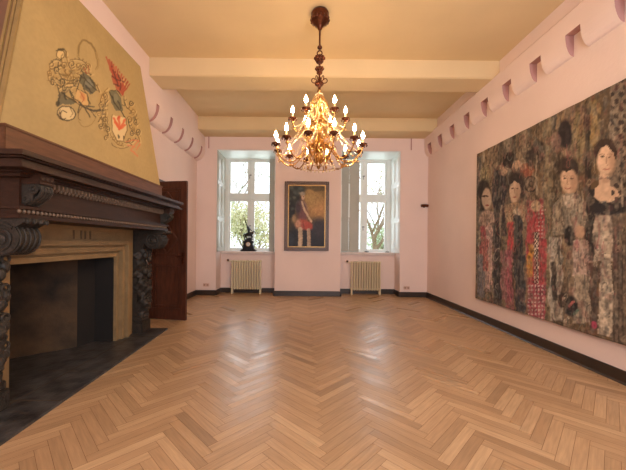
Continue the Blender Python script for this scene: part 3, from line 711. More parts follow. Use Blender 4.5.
    S([(119, 116), (118, 119)], 1.4, (190, 84, 56)); P.ell(118.5, 136.5, 1, 2.4, (76, 68, 50), al=.8); P.ell(123.5, 137.5, 1, 2.2, (76, 68, 50), al=.8); S([(112, 115), (112, 130), (117, 141), (123, 141), (127, 130), (126, 118)], .7, K)
    for f in ((108, 88, 100, 108, 3, 5), (104, 94, 98, 122, -4, 6), (108, 100, 104, 128, 4, 6), (106, 112, 110, 138, 3, 6), (100, 118, 108, 136, -3, 4), (124, 96, 132, 112, 3, 4), (128, 108, 136, 126, -3, 5), (128, 118, 138, 136, 3, 5), (130, 128, 140, 142, -2, 4), (110, 134, 124, 146, 3, 5), (124, 142, 136, 138, 3, 4)):
        frond(*f, w=rnd.uniform(.7, 1.1), col=rnd.choice([K, O, D]), ln=2.6)
    for c_ in ((101, 104, 3.4, 0, 1), (105, 96, 3, 90, -1), (99, 114, 3.2, 180, 1), (105, 120, 3.4, 30, -1), (101, 126, 3, 60, 1), (108, 130, 3, 200, 1), (106, 138, 2.6, 0, -1), (131, 103, 2.8, 0, 1), (133, 112, 3, 120, -1), (130, 120, 3, 220, 1), (136, 122, 3, 30, 1), (138, 132, 3, 100, -1), (132, 133, 2.8, 0, 1), (129, 140, 2.6, 160, -1)):
        curl(*c_, w=rnd.uniform(.6, 1), col=rnd.choice([K, D, O]))
    P.ring(120, 144, 9, 4, .7, K, 10, al=.7, a0=10, a1=170)
    for q in ([(126, 142), (132, 140), (139, 141)], [(139, 141), (134, 146), (131, 150)], [(131, 150), (138, 156)], [(136, 150), (140, 144)], [(128, 145), (135, 147)]): S(q, 1.3, (200, 122, 84), .8)
    grid_mesh('plaster_hood', np.stack([XX, YY, ZZ], -1), P.linear(), M['hoodpaint'], fp, nu, nv)
    m = MB(); e = .002
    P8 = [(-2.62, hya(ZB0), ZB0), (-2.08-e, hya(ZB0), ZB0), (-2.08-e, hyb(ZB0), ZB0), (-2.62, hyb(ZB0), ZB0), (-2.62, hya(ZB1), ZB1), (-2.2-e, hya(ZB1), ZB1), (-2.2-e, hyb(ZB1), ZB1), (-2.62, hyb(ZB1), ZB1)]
    m.hexa(P8); m.build('hood_side', M['hoodside'], fp, label='plaster sides of the hood, coloured brown for their shade')
    # trim strips along the near side's front edge
    m = MB()
    for off, w, d in ((.0, .03, .012), (.045, .02, .008), (.08, .02, .012)):
        a, b = off, off+w
        def q(z, o, dd): return (hx(z)-e-o, hya(z)-dd+.0, z)
        m.hexa([q(ZB0, b, d), q(ZB0, a, d), (hx(ZB0)-e-a, hya(ZB0)+.001, ZB0), (hx(ZB0)-e-b, hya(ZB0)+.001, ZB0), q(ZB1, b, d), q(ZB1, a, d), (hx(ZB1)-e-a, hya(ZB1)+.001, ZB1), (hx(ZB1)-e-b, hya(ZB1)+.001, ZB1)])
    m.build('hood_trim', M['hoodtrim'], fp)
hood()
# board under the hood
m = MB(); m.box(-2.62, -2.055, 2.13, 4.51, 1.885, 2.1, .006); m.box(-2.62, -2.045, 2.12, 4.52, 2.085, 2.105, .004); m.box(-2.62, -2.04, 2.115, 4.525, 1.885, 1.9, .004)
m.build('mantel_board', M['board'], fp, label='board between shelf and hood, coloured lighter as it catches the light')
# cornice shelf
m = MB()
for z0, z1, o in ((1.74, 1.762, .07), (1.762, 1.776, .10), (1.776, 1.80, .185), (1.80, 1.815, .165), (1.815, 1.84, .15), (1.84, 1.852, .175), (1.852, 1.887, .2)):
    m.box(-2.62, -2.0+o, 2.18-o, 4.46+o, z0, z1, .003)
m.build('mantel_shelf', M['wood'], fp)
m = MB(); m.box(-2.62, -2.0, 2.18, 4.46, 1.53, 1.75); m.box(-2.62, -1.985, 2.165, 4.475, 1.53, 1.56, .004); m.build('frieze_panel', M['wood'], fp)
m = MB(); k = 0; y = 2.2
while y < 4.45:
    m.box(-2.0, -1.95, y, y+.022, 1.70, 1.742, .002); m.ball((-1.972, y+.011, 1.695), .013, 1, .8, 1.5, 1); y += .044
m.build('dentil_course', M['worn'], fp)['kind'] = 'stuff'
m = MB(); m.box(-2.62, -1.96, 2.14, 4.50, 1.455, 1.485, .004); m.box(-2.62, -1.975, 2.155, 4.485, 1.485, 1.535, .003); m.box(-2.62, -1.955, 2.135, 4.505, 1.52, 1.54, .003)
m.build('lower_moulding', M['wood'], fp)
m = MB(); y = 2.15
while y < 4.48:
    m.ball((-1.970, y, 1.503), .015, 1, .85, 1.15, 1); y += .037
m.build('bead_row', M['worn'], fp)['kind'] = 'stuff'
# stone surround
m = MB(); SY0, SY1, SZ = 2.53, 3.97, 1.1
def ush(m, o0, o1, xf, xb=-2.62, bev=.004):
    m.box(xb, xf, SY0-o1, SY0-o0, 0.02, SZ+o1, bev); m.box(xb, xf, SY1+o0, SY1+o1, .02, SZ+o1, bev); m.box(xb, xf, SY0-o0, SY1+o0, SZ+o0, SZ+o1, bev)
ush(m, 0, .05, -2.385); ush(m, .05, .075, -2.40); ush(m, .075, .13, -2.35); ush(m, .13, .15, -2.372); ush(m, .15, .205, -2.32)
m.box(-2.62, -2.37, 2.2, SY0-.2, .02, 1.455); m.box(-2.62, -2.37, SY1+.2, 4.32, .02, 1.455); m.box(-2.62, -2.37, SY0-.2, SY1+.2, SZ+.2, 1.455)
m.box(-2.62, -2.345, SY0-.2, SY1+.2, 1.415, 1.455, .004)
sur = m.build('stone_surround', M['stone'], fp)
for yc in (3.19, 3.3, 3.36, 3.44):
    m = MB(); m.box(-2.375, -2.366, yc, yc+.022, 1.32, 1.41); m.build('incised_mark', M['stone_dark'], sur)
# firebox lining
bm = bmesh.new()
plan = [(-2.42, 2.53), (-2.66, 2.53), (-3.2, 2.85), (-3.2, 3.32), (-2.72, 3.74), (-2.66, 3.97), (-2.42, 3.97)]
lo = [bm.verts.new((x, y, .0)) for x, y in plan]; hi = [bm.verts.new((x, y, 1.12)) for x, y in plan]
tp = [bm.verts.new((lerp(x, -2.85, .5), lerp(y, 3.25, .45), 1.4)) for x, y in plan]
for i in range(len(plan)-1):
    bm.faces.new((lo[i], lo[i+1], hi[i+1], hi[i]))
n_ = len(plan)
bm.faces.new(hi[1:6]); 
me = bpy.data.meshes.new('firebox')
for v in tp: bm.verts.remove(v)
bm.to_mesh(me); bm.free(); me.materials.append(M['fire']); me.materials.append(M['fire_shade']); me.polygons[4].material_index = 1; me.polygons[5].material_index = 1  # far side faces take the dark colour as painted shade
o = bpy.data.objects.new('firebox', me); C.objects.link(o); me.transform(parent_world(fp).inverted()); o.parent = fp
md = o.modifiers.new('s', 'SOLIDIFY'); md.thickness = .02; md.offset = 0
# hearth slab
m = MB(); m.prism([(-3.2, 2.5), (-2.62, 2.5), (-2.62, 1.9), (-1.895, 1.9), (-1.995, 4.6), (-2.62, 4.6), (-2.62, 4.0), (-3.2, 4.0)], 'z', -.01, .02)
hs = m.build('hearth_slab', M['slate'], fp)
m = MB()
for y in (2.48, 3.05, 3.62, 4.18): m.box(-2.6, -1.91-.037*(y-1.9), y-.003, y+.003, .0195, .0205)
m.box(-2.28, -2.274, 1.91, 4.59, .0195, .0205)
m.build('slab_joint', M['stone_dark'], hs)
# carved pilasters
def pilaster():
    y0, y1 = 4.34, 4.56; yc = (y0+y1)/2; Y = lambda s: yc
    p = MB(); p.box(-2.60, -2.235, y0-.01, y1+.01, .02, .17, .006); p.box(-2.60, -2.25, y0+.0, y1+.0, .17, .235, .01)
    p.box(-2.60, -2.33, y0+.02, y1-.02, .23, 1.455)
    pil = p.build('pilaster', M['carved'], fp)
    # swelling carved figure
    prof = [(.235, .085), (.27, .07), (.31, .075), (.36, .095), (.42, .105), (.47, .09), (.52, .07), (.56, .085), (.62, .11), (.68, .115), (.73, .095), (.77, .075), (.80, .095), (.85, .12), (.90, .125), (.95, .11), (.99, .08), (1.03, .075), (1.07, .095), (1.12, .11), (1.17, .1), (1.21, .08)]
    m = MB(); rings = []; seg = 28
    zz = np.linspace(.235, 1.21, 70); rr = np.interp(zz, [a for a, b in prof], [b for a, b in prof])
    for z, r in zip(zz, rr):
        ring = []
        for k in range(seg):
            t = 2*PI*k/seg; q = 1+.16*math.sin(3*t+z*24)+.10*math.sin(5*t-z*47)+.05*math.sin(9*t+z*90)
            ring.append(m.bm.verts.new((-2.315+.06*math.sin((z-.2)*5.5)*.5+r*1.05*q*math.cos(t), yc+r*q*math.sin(t), z)))
        rings.append(ring)
    for i in range(len(rings)-1):
        for k in range(seg): m.bm.faces.new((rings[i][k], rings[i][(k+1) % seg], rings[i+1][(k+1) % seg], rings[i+1][k]))
    m.bm.faces.new(rings[0][::-1]); m.bm.faces.new(rings[-1])
    for zc, rc in ((.45, .045), (.66, .05), (.88, .055), (1.1, .05)):
        for s in (-1, 1):
            m.ball((-2.235, yc+s*.055, zc), rc, .8, .8, 1.1, 2); m.torus((-2.215, yc+s*.05, zc+.06), .03, .011, 'x', 14, 6)
        m.ball((-2.205, yc, zc-.05), rc*.8, .8, .9, 1.3, 2)
    m.build('carved_figure', M['carved'], pil, smooth=True)
    # console scroll
    m = MB(); c = (-2.11, 1.315); w0, w1 = y0+.015, y1-.015
    out = [(-2.40, 1.455), (-1.965, 1.455), (-1.962, 1.42)]
    for k in range(0, 13):
        t = math.radians(40-k*17); out.append((c[0]+.125*math.cos(t), c[1]-.0+.118*math.sin(t)))
    out += [(-2.26, 1.20), (-2.33, 1.14), (-2.40, 1.14)]
    m.prism(out, 'y', w0, w1)
    for yy in (w0-.004, w1+.004):
        P = []
        for k in range(34):
            t = k/33*2.4*2*PI; r = .108*(1-k/36); P.append((c[0]+r*math.cos(t+.7), yy, c[1]+r*math.sin(t+.7)))
        m.tube(P, .011, 6); m.ball((c[0], yy, c[1]), .034, 1, .5, 1, 2)
    for k in range(5):    # acanthus ribs over the front of the scroll
        yk = lerp(w0+.015, w1-.015, k/4); P = []
        for j in range(12):
            t = math.radians(70-j*15); P.append((c[0]+.128*math.cos(t), yk, c[1]+.12*math.sin(t)))
        m.tube(P, [.006]*12, 6)
    m.build('scroll_console', M['carved'], pil, smooth=True)
    m = MB(); m.box(-2.05, -1.935, y0+.01, y1-.01, 1.425, 1.456, .004)
    for k in range(4): m.ball((-1.935, lerp(y0+.03, y1-.03, k/3), 1.432), .017, .8, .9, 1.2, 2)
    m.build('capital', M['carved'], pil, smooth=True)
    return pil
pA = pilaster(); pB = copy_tree(pA, fp); pB.location = Vector(pA.location)+Vector((0, -2.19, 0))
# upper brackets with rosette blocks
def bracket():
    y0, y1 = 4.33, 4.46
    m = MB(); m.box(-2.0, -1.865, y0, y1, 1.70, 1.775, .004)
    for k in range(3): m.lathe([(.016, -.0), (.02, .004), (.012, .009)], -1.865, lerp(y0+.025, y1-.025, k/2), 1.738, 12, 'x')
    b = m.build('bracket', M['wood'], fp)
    m = MB(); prof = [(-2.0, 1.70), (-1.88, 1.70), (-1.872, 1.67)]
    for k in range(9):
        t = k/8; prof.append((-1.875-.11*t**1.3-.02*math.sin(t*PI*2), 1.66-.11*t))
    prof.append((-2.0, 1.545)); m.prism(prof, 'y', y0+.01, y1-.01)
    for s in (0, 1):
        yy = (y0+.006, y1-.006)[s]
        m.torus((-1.915, yy, 1.66), .026, .009, 'y', 16, 6); m.torus((-1.965, yy, 1.59), .02, .008, 'y', 16, 6); m.ball((-1.915, yy, 1.66), .012)
    for k in range(4):
        yk = lerp(y0+.025, y1-.025, k/3); m.tube([(-1.87, yk, 1.685), (-1.865, yk, 1.65), (-1.89, yk, 1.61), (-1.94, yk, 1.575), (-1.96, yk, 1.555)], [.011, .014, .012, .01, .008], 6)
    m.build('acanthus_scroll', M['carved'], b, smooth=True)
    return b
bA = bracket(); bB = copy_tree(bA, fp); bB.location = Vector(bA.location)+Vector((0, -2.14, 0))

# ------------------------------------------------------------------ chandelier
CX, CY = .185, 3.86
ch = thing('chandelier', 'tiered brass chandelier with lit candle bulbs hanging from the ceiling', 'chandelier', (CX, CY, 2.22))
m = MB(); m.lathe([(.05, 0), (.10, -.005), (.112, -.03), (.105, -.06), (.115, -.09), (.113, -.12), (.09, -.14), (.07, -.165), (.045, -.18), (.035, -.2), (.02, -.225), (.008, -.235)], CX, CY, ZC, 28)
for k in range(16):
    t = 2*PI*k/16; m.ball((CX+.11*math.cos(t), CY+.11*math.sin(t), ZC-.105), .016, 1, 1, 1.6)
m.build('canopy', M['bronze'], ch, smooth=True)
m = MB(); m.tube([(CX, CY, ZC-.22), (CX, CY, 3.74)], .011, 10); m.ball((CX, CY, 3.735), .032, 1, 1, .8, 2)
m.torus((CX, CY, 3.665), .03, .008, 'y', 20, 6)
m.lathe([(.01, .04), (.03, .03), (.045, .0), (.035, -.03), (.02, -.05), (.012, -.09), (.03, -.11), (.034, -.13), (.022, -.16), (.01, -.2), (.015, -.26), (.03, -.28), (.038, -.31), (.03, -.35), (.015, -.37), (.02, -.4)], CX, CY, 3.6, 16)
for zc, rr, sz in ((3.60, .052, .024), (3.56, .03, .02), (3.47, .042, .02), (3.42, .022, .018), (3.28, .04, .018)):
    for k in range(8):
        t = 2*PI*k/8; m.ball((CX+rr*math.cos(t), CY+rr*math.sin(t), zc), sz)
m.build('stem', M['bronze'], ch, smooth=True)
m = MB()
for k in range(6):
    t = 2*PI*k/6; c, s = math.cos(t), math.sin(t); P = []
    for j in range(16):
        a = j/15*1.7*2*PI*.62; r = .05*(1-j/20); P.append((CX+c*(.068+r*math.cos(a+2.6)), CY+s*(.068+r*math.cos(a+2.6)), 3.33+r*math.sin(a+2.6)))
    m.tube(P, .006, 6)
m.build('scroll_crown', M['bronze'], ch, smooth=True)
m = MB(); m.lathe([(.012, 3.22), (.03, 3.19), (.018, 3.16), (.035, 3.12), (.05, 3.08), (.03, 3.04), (.02, 3.0), (.045, 2.96), (.06, 2.92), (.045, 2.86), (.022, 2.82), (.03, 2.78), (.055, 2.74), (.04, 2.70), (.024, 2.66), (.05, 2.6), (.085, 2.54), (.09, 2.5), (.06, 2.45), (.035, 2.42), (.05, 2.38), (.07, 2.34), (.05, 2.30), (.02, 2.275), (.028, 2.255), (.02, 2.235), (.004, 2.215)], CX, CY, 0, 20)
m.build('baluster', M['armbrass'], ch, smooth=True)
def arm_proto(pts, cup, name='arm'):
    # radial direction +x; pts (r,z)
    def rad(r, z, y=0): return (CX+r, CY+y, z)
    def cat(P, n=6):
        out = []
        Q = [P[0]]+P+[P[-1]]
        for i in range(1, len(Q)-2):
            for j in range(n):
                t = j/n; p0, p1, p2, p3 = [Vector((*q, 0)) for q in Q[i-1:i+3]]
                v = .5*((2*p1)+(-p0+p2)*t+(2*p0-5*p1+4*p2-p3)*t*t+(-p0+3*p1-3*p2+p3)*t**3); out.append((v.x, v.y))
        return out+[P[-1]]
    cc = cat(pts); m = MB(); m.tube([rad(r, z) for r, z in cc], .0075, 8)
    n = len(cc)
    for f_, sg, R0 in ((.3, 1, .036), (.5, -1, .03), (.68, 1, .042), (.85, -1, .026)):   # side scrolls
        r, z = cc[int(n*f_)]; P = []
        for j in range(14):
            a = j/13*4.4; q = R0*(1-j/17); P.append(rad(r+q*math.cos(a-1.2)*.9, z+sg*(R0+q*math.sin(a-1.2))))
        m.tube(P, .0048, 5)
    for f_ in (.15, .4, .6, .78, .93):     # leaves
        r, z = cc[int(n*f_)]
        for s in (-1, 1): m.ball(rad(r, z+.008, s*.014), .012, 1.2, .5, 1.2)
    arm = m.build(name, M['armbrass'], ch, smooth=True)
    r, z = cup
    m = MB(); m.lathe([(.008, -.025), (.018, -.02), (.024, -.008), (.05, .004), (.054, .014), (.046, .01), (.02, .008), (.018, .03), (.012, .03)], *rad(r, z), 16)
    for k in range(10):
        t = 2*PI*k/10; m.ball((CX+r+.051*math.cos(t), CY+.051*math.sin(t), z-.008), .007, 1, 1, 1.7)
    m.build('drip_pan', M['bronze'], arm, smooth=True)
    m = MB(); m.lathe([(.011, .01), (.0115, .075), (.008, .08)], *rad(r, z), 12); m.build('candle_sleeve', M['candle'], arm, smooth=True)
    m = MB(); m.lathe([(.007, .078), (.016, .088), (.021, .106), (.018, .126), (.010, .146), (.002, .168)], *rad(r, z), 12); m.build('candle_bulb', M['bulb'], arm, smooth=True)
    return arm
def place_arms(proto, angs):
    for i, a in enumerate(angs):
        o = proto if i == 0 else copy_tree(proto, ch)
        o.rotation_euler = (0, 0, a)
lower = arm_proto([(.05, 2.47), (.12, 2.50), (.19, 2.44), (.26, 2.34), (.35, 2.285), (.44, 2.31), (.51, 2.38), (.54, 2.455)], (.54, 2.48))
place_arms(lower, [math.radians(15+30*k) for k in range(12)])
upper = arm_proto([(.04, 2.79), (.09, 2.82), (.14, 2.78), (.19, 2.71), (.26, 2.69), (.31, 2.74), (.33, 2.815)], (.33, 2.84))
place_arms(upper, [math.radians(0+60*k) for k in range(6)])
# bead garlands
def garland(p, q, sag, n, r):
    m = MB()
    for k in range(n+1):
        t = k/n; x, y, z = [lerp(p[i], q[i], t) for i in range(3)]; z -= sag*math.sin(PI*t)
        rr = r*(1.35 if k % 4 == 0 else 1)
        m.ball((x, y, z), rr)
    return m
def pol(r, a, z): return (CX+r*math.cos(a), CY+r*math.sin(a), z)
for k in range(12):
    a = math.radians(15+30*k)
    garland(pol(.04, a, 3.15), pol(.30, a, 2.72), .10, 26, .0075).build('bead_garland', M['crystal'], ch, smooth=False)
    garland(pol(.16, a+.26, 2.86), pol(.46, a, 2.42), .05, 26, .0075).build('bead_garland', M['crystal'], ch, smooth=False)
# filigree baskets round the baluster
def filigree(z0, z1, r0, r1, n, name='filigree_scroll'):
    for k in range(n):
        a = 2*PI*k/n+.1; m = MB(); 
        for s in (-1, 1):
            P = []
            for j in range(18):
                t = j/17; r = lerp(r0, r1, math.sin(t*PI)**.8); P.append(pol(r, a+s*.28*math.sin(t*2*PI)*1.0, lerp(z0, z1, t)))
            m.tube(P, .0042, 5)
        for zc, rc in ((lerp(z0, z1, .35), .028), (lerp(z0, z1, .62), .034)):
            c = pol(r1*.93, a, zc); P = []
            for j in range(14):
                t = j/13*5; q = rc*(1-j/18); P.append((c[0]+q*math.cos(t)*-math.sin(a), c[1]+q*math.cos(t)*math.cos(a), c[2]+q*math.sin(t)))
            m.tube(P, .004, 5)
        m.ball(pol(r1, a, lerp(z0, z1, .5)), .013, 1, 1, 1.6)
        m.build(name, M['brass'], ch, smooth=True)
filigree(2.82, 3.14, .03, .11, 8); filigree(2.50, 2.84, .05, .20, 12); filigree(2.26, 2.52, .04, .14, 8)
m = MB(); 
for k in range(24):
    a = 2*PI*k/24
    for z, r, sz in ((2.235, .2, .012), (2.60, .24, .010)):
        p = pol(r, a+z*7, z); m.ball(p, sz, .8, .8, 1.9); 
m.build('crystal_drops', M['crystal'], ch)['kind'] = 'stuff'
for z, r in ((2.25, .2), (2.615, .24)):
    m = MB(); m.torus((CX, CY, z), r, .004, 'z', 40, 5); m.build('crystal_hoop', M['armbrass'], ch, smooth=True)

# ------------------------------------------------------------------ clock with rider
ck = thing('mantel_clock', 'black bronze mantel clock topped by a rearing horse and rider on the left windowsill', 'clock', (-1.433, 8.17, ZS))
x, y, z = -1.433, 8.17, ZS
m = MB(); m.box(x-.2, x+.2, y-.09, y+.09, z, z+.035, .006); m.box(x-.175, x+.175, y-.08, y+.08, z+.035, z+.06, .006); m.box(x-.145, x+.145, y-.07, y+.07, z+.06, z+.085, .006); m.build('plinth', M['black_bronze'], ck)
m = MB(); P = [(x-.13, z+.085), (x+.13, z+.085), (x+.135, z+.13), (x+.115, z+.19), (x+.13, z+.25), (x+.1, z+.27), (x+.08, z+.3), (x-.08, z+.3), (x-.1, z+.27), (x-.13, z+.25), (x-.115, z+.19), (x-.135, z+.13)]
m.prism(P, 'y', y-.06, y+.06); 
for s in (-1, 1): m.torus((x+s*.125, y-.05, z+.12), .03, .012, 'y', 16, 6); m.torus((x+s*.115, y-.05, z+.24), .022, .01, 'y', 16, 6)
cs = m.build('clock_case', M['black_bronze'], ck, smooth=True)
m = MB(); m.lathe([(.05, 0), (.05, -.012), (.046, -.014)], x, y-.06, z+.185, 24, 'y'); dl = m.build('dial', M['dial'], cs, smooth=True)
m = MB(); m.torus((x, y-.07, z+.185), .052, .007, 'y', 28, 8); m.build('bezel', M['gilt'], cs, smooth=True)
m = MB(); m.box(x-.003, x+.003, y-.078, y-.075, z+.185, z+.22); m.box(x, x+.026, y-.078, y-.075, z+.182, z+.188); m.build('clock_hands', M['socket_hole'], cs)
def skin(name, verts, edges, rad, mat, parent, sub=1, root=0):
    me = bpy.data.meshes.new(name); me.from_pydata(verts, edges, []); me.materials.append(mat)
    o = bpy.data.objects.new(name, me); C.objects.link(o)
    me.transform(parent_world(parent).inverted()); o.parent = parent
    sk = o.modifiers.new('skin', 'SKIN'); sk.use_smooth_shade = True
    if not me.skin_vertices:
        bpy.context.view_layer.objects.active = o
        bpy.ops.object.select_all(action='DESELECT'); o.select_set(True)
        bpy.ops.mesh.customdata_skin_add()
    for i, r in enumerate(rad): me.skin_vertices[0].data[i].radius = (r, r); me.skin_vertices[0].data[i].use_root = (i == root)
    s2 = o.modifiers.new('sub', 'SUBSURF'); s2.levels = sub; s2.render_levels = sub
    return o
m = MB(); m.box(x-.12, x+.13, y-.05, y+.05, z+.3, z+.318, .004); m.ball((x+.02, y, z+.33), .05, 1.6, .8, .5, 2); m.build('rocky_mound', M['black_bronze'], ck, smooth=True)
b = z+.44
hv = [(x-.07, y, b+.005), (x-.01, y, b), (x+.06, y, b+.015), (x+.105, y, b+.05), (x+.13, y, b+.085), (x+.16, y, b+.07), (x+.18, y, b+.045),
      (x-.075, y-.025, b-.04), (x-.10, y-.025, b-.075), (x-.085, y-.025, b-.12), (x-.075, y+.025, b-.04), (x-.06, y+.025, b-.08), (x-.075, y+.025, b-.12),
      (x+.07, y-.025, b-.03), (x+.11, y-.03, b-.045), (x+.10, y-.03, b-.085), (x+.07, y+.025, b-.035), (x+.075, y+.025, b-.08), (x+.065, y+.025, b-.12),
      (x-.105, y, b+.01), (x-.135, y, b-.02), (x-.14, y, b-.07)]
he = [(0, 1), (1, 2), (2, 3), (3, 4), (4, 5), (5, 6), (0, 7), (7, 8), (8, 9), (0, 10), (10, 11), (11, 12), (2, 13), (13, 14), (14, 15), (2, 16), (16, 17), (17, 18), (0, 19), (19, 20), (20, 21)]
hr = [.044, .042, .042, .03, .024, .02, .014, .026, .014, .011, .026, .014, .011, .024, .013, .011, .024, .013, .011, .014, .02, .01]
skin('horse', hv, he, hr, M['black_bronze'], ck, 1, 1)
b2 = z+.475
rv = [(x+.0, y, b2), (x-.005, y, b2+.06), (x-.01, y, b2+.12), (x-.012, y, b2+.15), (x-.01, y, b2+.185), (x-.03, y-.03, b2+.125), (x-.035, y-.04, b2+.19), (x-.06, y-.04, b2+.25), (x+.02, y+.035, b2+.12), (x+.05, y+.035, b2+.075), (x+.08, y+.01, b2+.07),
      (x+.02, y-.05, b2-.02), (x+.03, y-.055, b2-.07), (x+.02, y+.05, b2-.02), (x+.03, y+.055, b2-.07)]
re_ = [(0, 1), (1, 2), (2, 3), (3, 4), (2, 5), (5, 6), (6, 7), (2, 8), (8, 9), (9, 10), (0, 11), (11, 12), (0, 13), (13, 14)]
skin('rider', rv, re_, [.034, .032, .036, .016, .026, .022, .018, .014, .018, .014, .012, .022, .015, .022, .015], M['black_bronze'], ck, 1, 0)
m = MB(); m.tube([(x-.055, y-.04, b2+.235), (x-.075, y-.04, b2+.29), (x-.105, y-.04, b2+.375)], [.014, .018, .006], 6); m.build('raised_sword', M['black_bronze'], ck, smooth=True)

# ------------------------------------------------------------------ small things
m = MB(); X0, Z0 = (423.5-303)*7.6/310, 2.235
tb = thing('wall_bracket', 'small dark metal wall bracket near the right corner of the back wall', 'bracket', (X0, YB, Z0))
m.box(X0-.03, X0+.03, YB-.008, YB, Z0-.04, Z0+.04, .003); m.build('mounting_plate', M['bronze'], tb)
m = MB(); m.tube([(X0-.085, YB-.05, Z0), (X0-.03, YB-.05, Z0+.008), (X0+.03, YB-.05, Z0+.008), (X0+.085, YB-.05, Z0)], .034, 10)
m.tube([(X0, YB-.005, Z0), (X0, YB-.05, Z0)], .012, 8); m.build('bar', M['bronze'], tb, smooth=True)
def socket(x, y, z, label):
    t = thing('wall_socket', label, 'socket', (x, y, z)); m = MB(); m.box(x-.075, x+.075, y-.012, y, z-.04, z+.04, .006); m.build('cover_plate', M['socket'], t)
    m = MB()
    for s in (-.036, .036): m.lathe([(.02, 0), (.02, -.002)], x+s, y-.0125, z, 16, 'y')
    m.build('socket_insert', M['insert'], t)
socket((407-303)*7.6/310, YB, .225, 'small ivory double wall socket above the baseboard right of the right window')
socket((206.5-303)*7.6/310, YB, .25, 'small ivory double wall socket above the baseboard left of the left window')
# small fittings on the right sill
m = MB(); xs_ = (366.5-303)*8.25/310
m.lathe([(.03, 0), (.055, .012), (.06, .03), (.05, .032), (.045, .016)], xs_, 8.22, ZS, 20); tag(m.build('dish', M['grey_metal'], smooth=True), 'small grey metal dish on the right windowsill beside the shutter', 'dish')
m = MB(); xs_ = (388-303)*8.25/310-.02
m.box(xs_-.06, xs_+.04, 8.2, 8.26, ZS, ZS+.022, .004); m.tube([(xs_-.04, 8.23, ZS+.02), (xs_+.0, 8.23, ZS+.04), (xs_+.03, 8.23, ZS+.02)], .006, 6)
tag(m.build('window_wedge', M['grey_metal'], smooth=True), 'low grey metal fitting at the right end of the right windowsill', 'fitting')

# ------------------------------------------------------------------ outside
m = MB(); m.box(-40, 40, 9.2, 70, -1.35, -1.255); tag(m.build('lawn', M['lawn']), 'sunlit grass outside the windows', 'lawn', kind='stuff')
def branch(m, p, d, L, r, depth, rnd, tips):
    n = 4; pts = [Vector(p)]; dd = Vector(d).normalized()
    for k in range(n):
        dd = (dd+Vector((rnd.uniform(-.22, .22), rnd.uniform(-.22, .22), rnd.uniform(-.05, .2)))).normalized(); pts.append(pts[-1]+dd*L/n)
    m.tube(pts, [lerp(r, r*.6, k/n) for k in range(n+1)], 6 if depth > 1 else 4)
    if depth == 0: tips.append(pts[-1]); tips.append(pts[2]); return
    for k in range(3):
        q = pts[rnd.choice((2, 3, 4))]; a = rnd.uniform(0, 2*PI); s = rnd.uniform(.5, .95)
        nd = dd+Vector((math.cos(a)*s, math.sin(a)*s, rnd.uniform(-.1, .5))); branch(m, q, nd, L*rnd.uniform(.6, .8), r*.55, depth-1, rnd, tips)
def tree(label, x, y, h, seed, leaves, mat, spread=.5, lean=0, depth=4, thick=.16):
    rnd = random.Random(seed); t = thing('tree', label, 'tree', (x, y, -1.2)); m = MB(); tips = []
    branch(m, (x, y, -1.25), (lean, 0, 1), h*.42, thick, depth, rnd, tips); m.build('trunk_and_branches', M['bark'], t, smooth=True)
    if leaves:
        me = bpy.data.meshes.new('foliage'); V, F = [], []
        for k in range(leaves):
            c = rnd.choice(tips)+Vector((rnd.gauss(0, spread), rnd.gauss(0, spread), rnd.gauss(0, spread*.8)))
            u = Vector((rnd.gauss(0, 1), rnd.gauss(0, 1), rnd.gauss(0, 1))).normalized(); w = u.cross(Vector((rnd.gauss(0, 1), rnd.gauss(0, 1), rnd.gauss(0, 1)))).normalized(); s = rnd.uniform(.05, .1)
            i = len(V); V += [c-u*s, c+w*s*.55, c+u*s, c-w*s*.55]; F.append((i, i+1, i+2, i+3))
        me.from_pydata([tuple(v) for v in V], [], F); me.materials.append(mat); o = bpy.data.objects.new('foliage', me); C.objects.link(o); me.transform(parent_world(t).inverted()); o.parent = t
tree('leafy green tree outside, seen low through the left window', -4.6, 19, 5.0, 3, 5200, M['leaf'], .6)
tree('yellow-green small tree outside right of the statuette', -2.9, 15.5, 4.2, 8, 3000, M['leaf2'], .45)
tree('tall bare tree outside filling the upper left window panes', -5.6, 24, 11.5, 21, 500, M['leaf'], .5, depth=5, thick=.14)
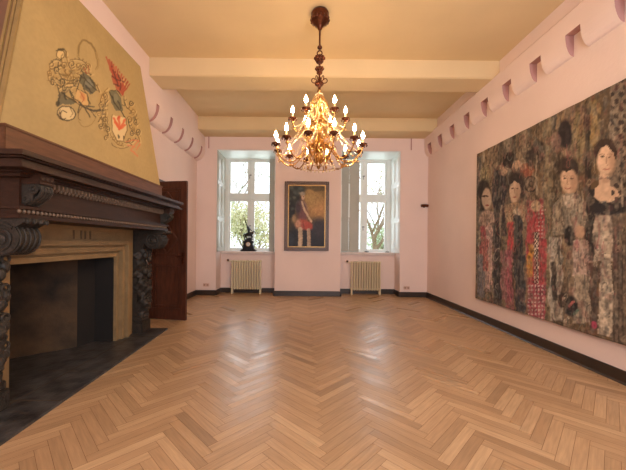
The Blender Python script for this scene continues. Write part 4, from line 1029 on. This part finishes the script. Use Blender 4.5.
tree('bare leaning tree with tan trunk outside the right window', 3.5, 15, 7.0, 5, 500, M['leaf2'], .4, lean=-.08, depth=5, thick=.17)
tree('leafy shrub-like tree low outside the right window', 5.6, 21, 4.0, 12, 4000, M['leaf'], .6)

# ------------------------------------------------------------------ light, world, camera
w = bpy.data.worlds.new('World'); bpy.context.scene.world = w; w.use_nodes = True
bg = w.node_tree.nodes['Background']; bg.inputs[0].default_value = (.86, .94, 1.0, 1); bg.inputs[1].default_value = 2.0
def area(name, loc, rot, sx, sy, power, col, portal=False):
    l = bpy.data.lights.new(name, 'AREA'); l.shape = 'RECTANGLE'; l.size = sx; l.size_y = sy; l.energy = power; l.color = col
    if portal: l.cycles.is_portal = True
    o = bpy.data.objects.new(name, l); C.objects.link(o); o.location = loc; o.rotation_euler = rot; return o
for a, b in (NL, NR): area('window_portal', ((a+b)/2, 8.56, (ZS+ZH)/2), (-PI/2, 0, 0), b-a, ZH-ZS, 1, (1, 1, 1), True)
for a, b in (NL, NR): area('window_daylight', ((a+b)/2, 8.75, (ZS+ZH)/2+.2), (-PI/2, 0, 0), b-a, ZH-ZS, 40, (.84, .93, 1))
for a, b in ops: area('rear_fill_light', ((a+b)/2, YF-.1, 2.15), (PI/2, 0, 0), b-a, 2.5, 95, (.93, .95, 1.0))  # unseen area lamps added behind the camera as fill
cam = bpy.data.cameras.new('Camera'); co = bpy.data.objects.new('Camera', cam); C.objects.link(co)
cam.sensor_width = 36; cam.lens = 310/626*36; cam.shift_x = 10/626; cam.shift_y = 8/626; cam.clip_start = .05
co.location = (0, 0, 1.3); co.rotation_euler = (Matrix.Rotation(PI/2, 3, 'X') @ Matrix.Rotation(S_, 3, 'Z')).to_euler()
sc = bpy.context.scene; sc.camera = co
sc.view_settings.view_transform = 'Standard'; sc.view_settings.look = 'None'; sc.view_settings.gamma = 1; sc.view_settings.exposure = .04
sc.cycles.max_bounces = 10; sc.cycles.diffuse_bounces = 6; sc.cycles.sample_clamp_indirect = 6; sc.cycles.use_denoising = True
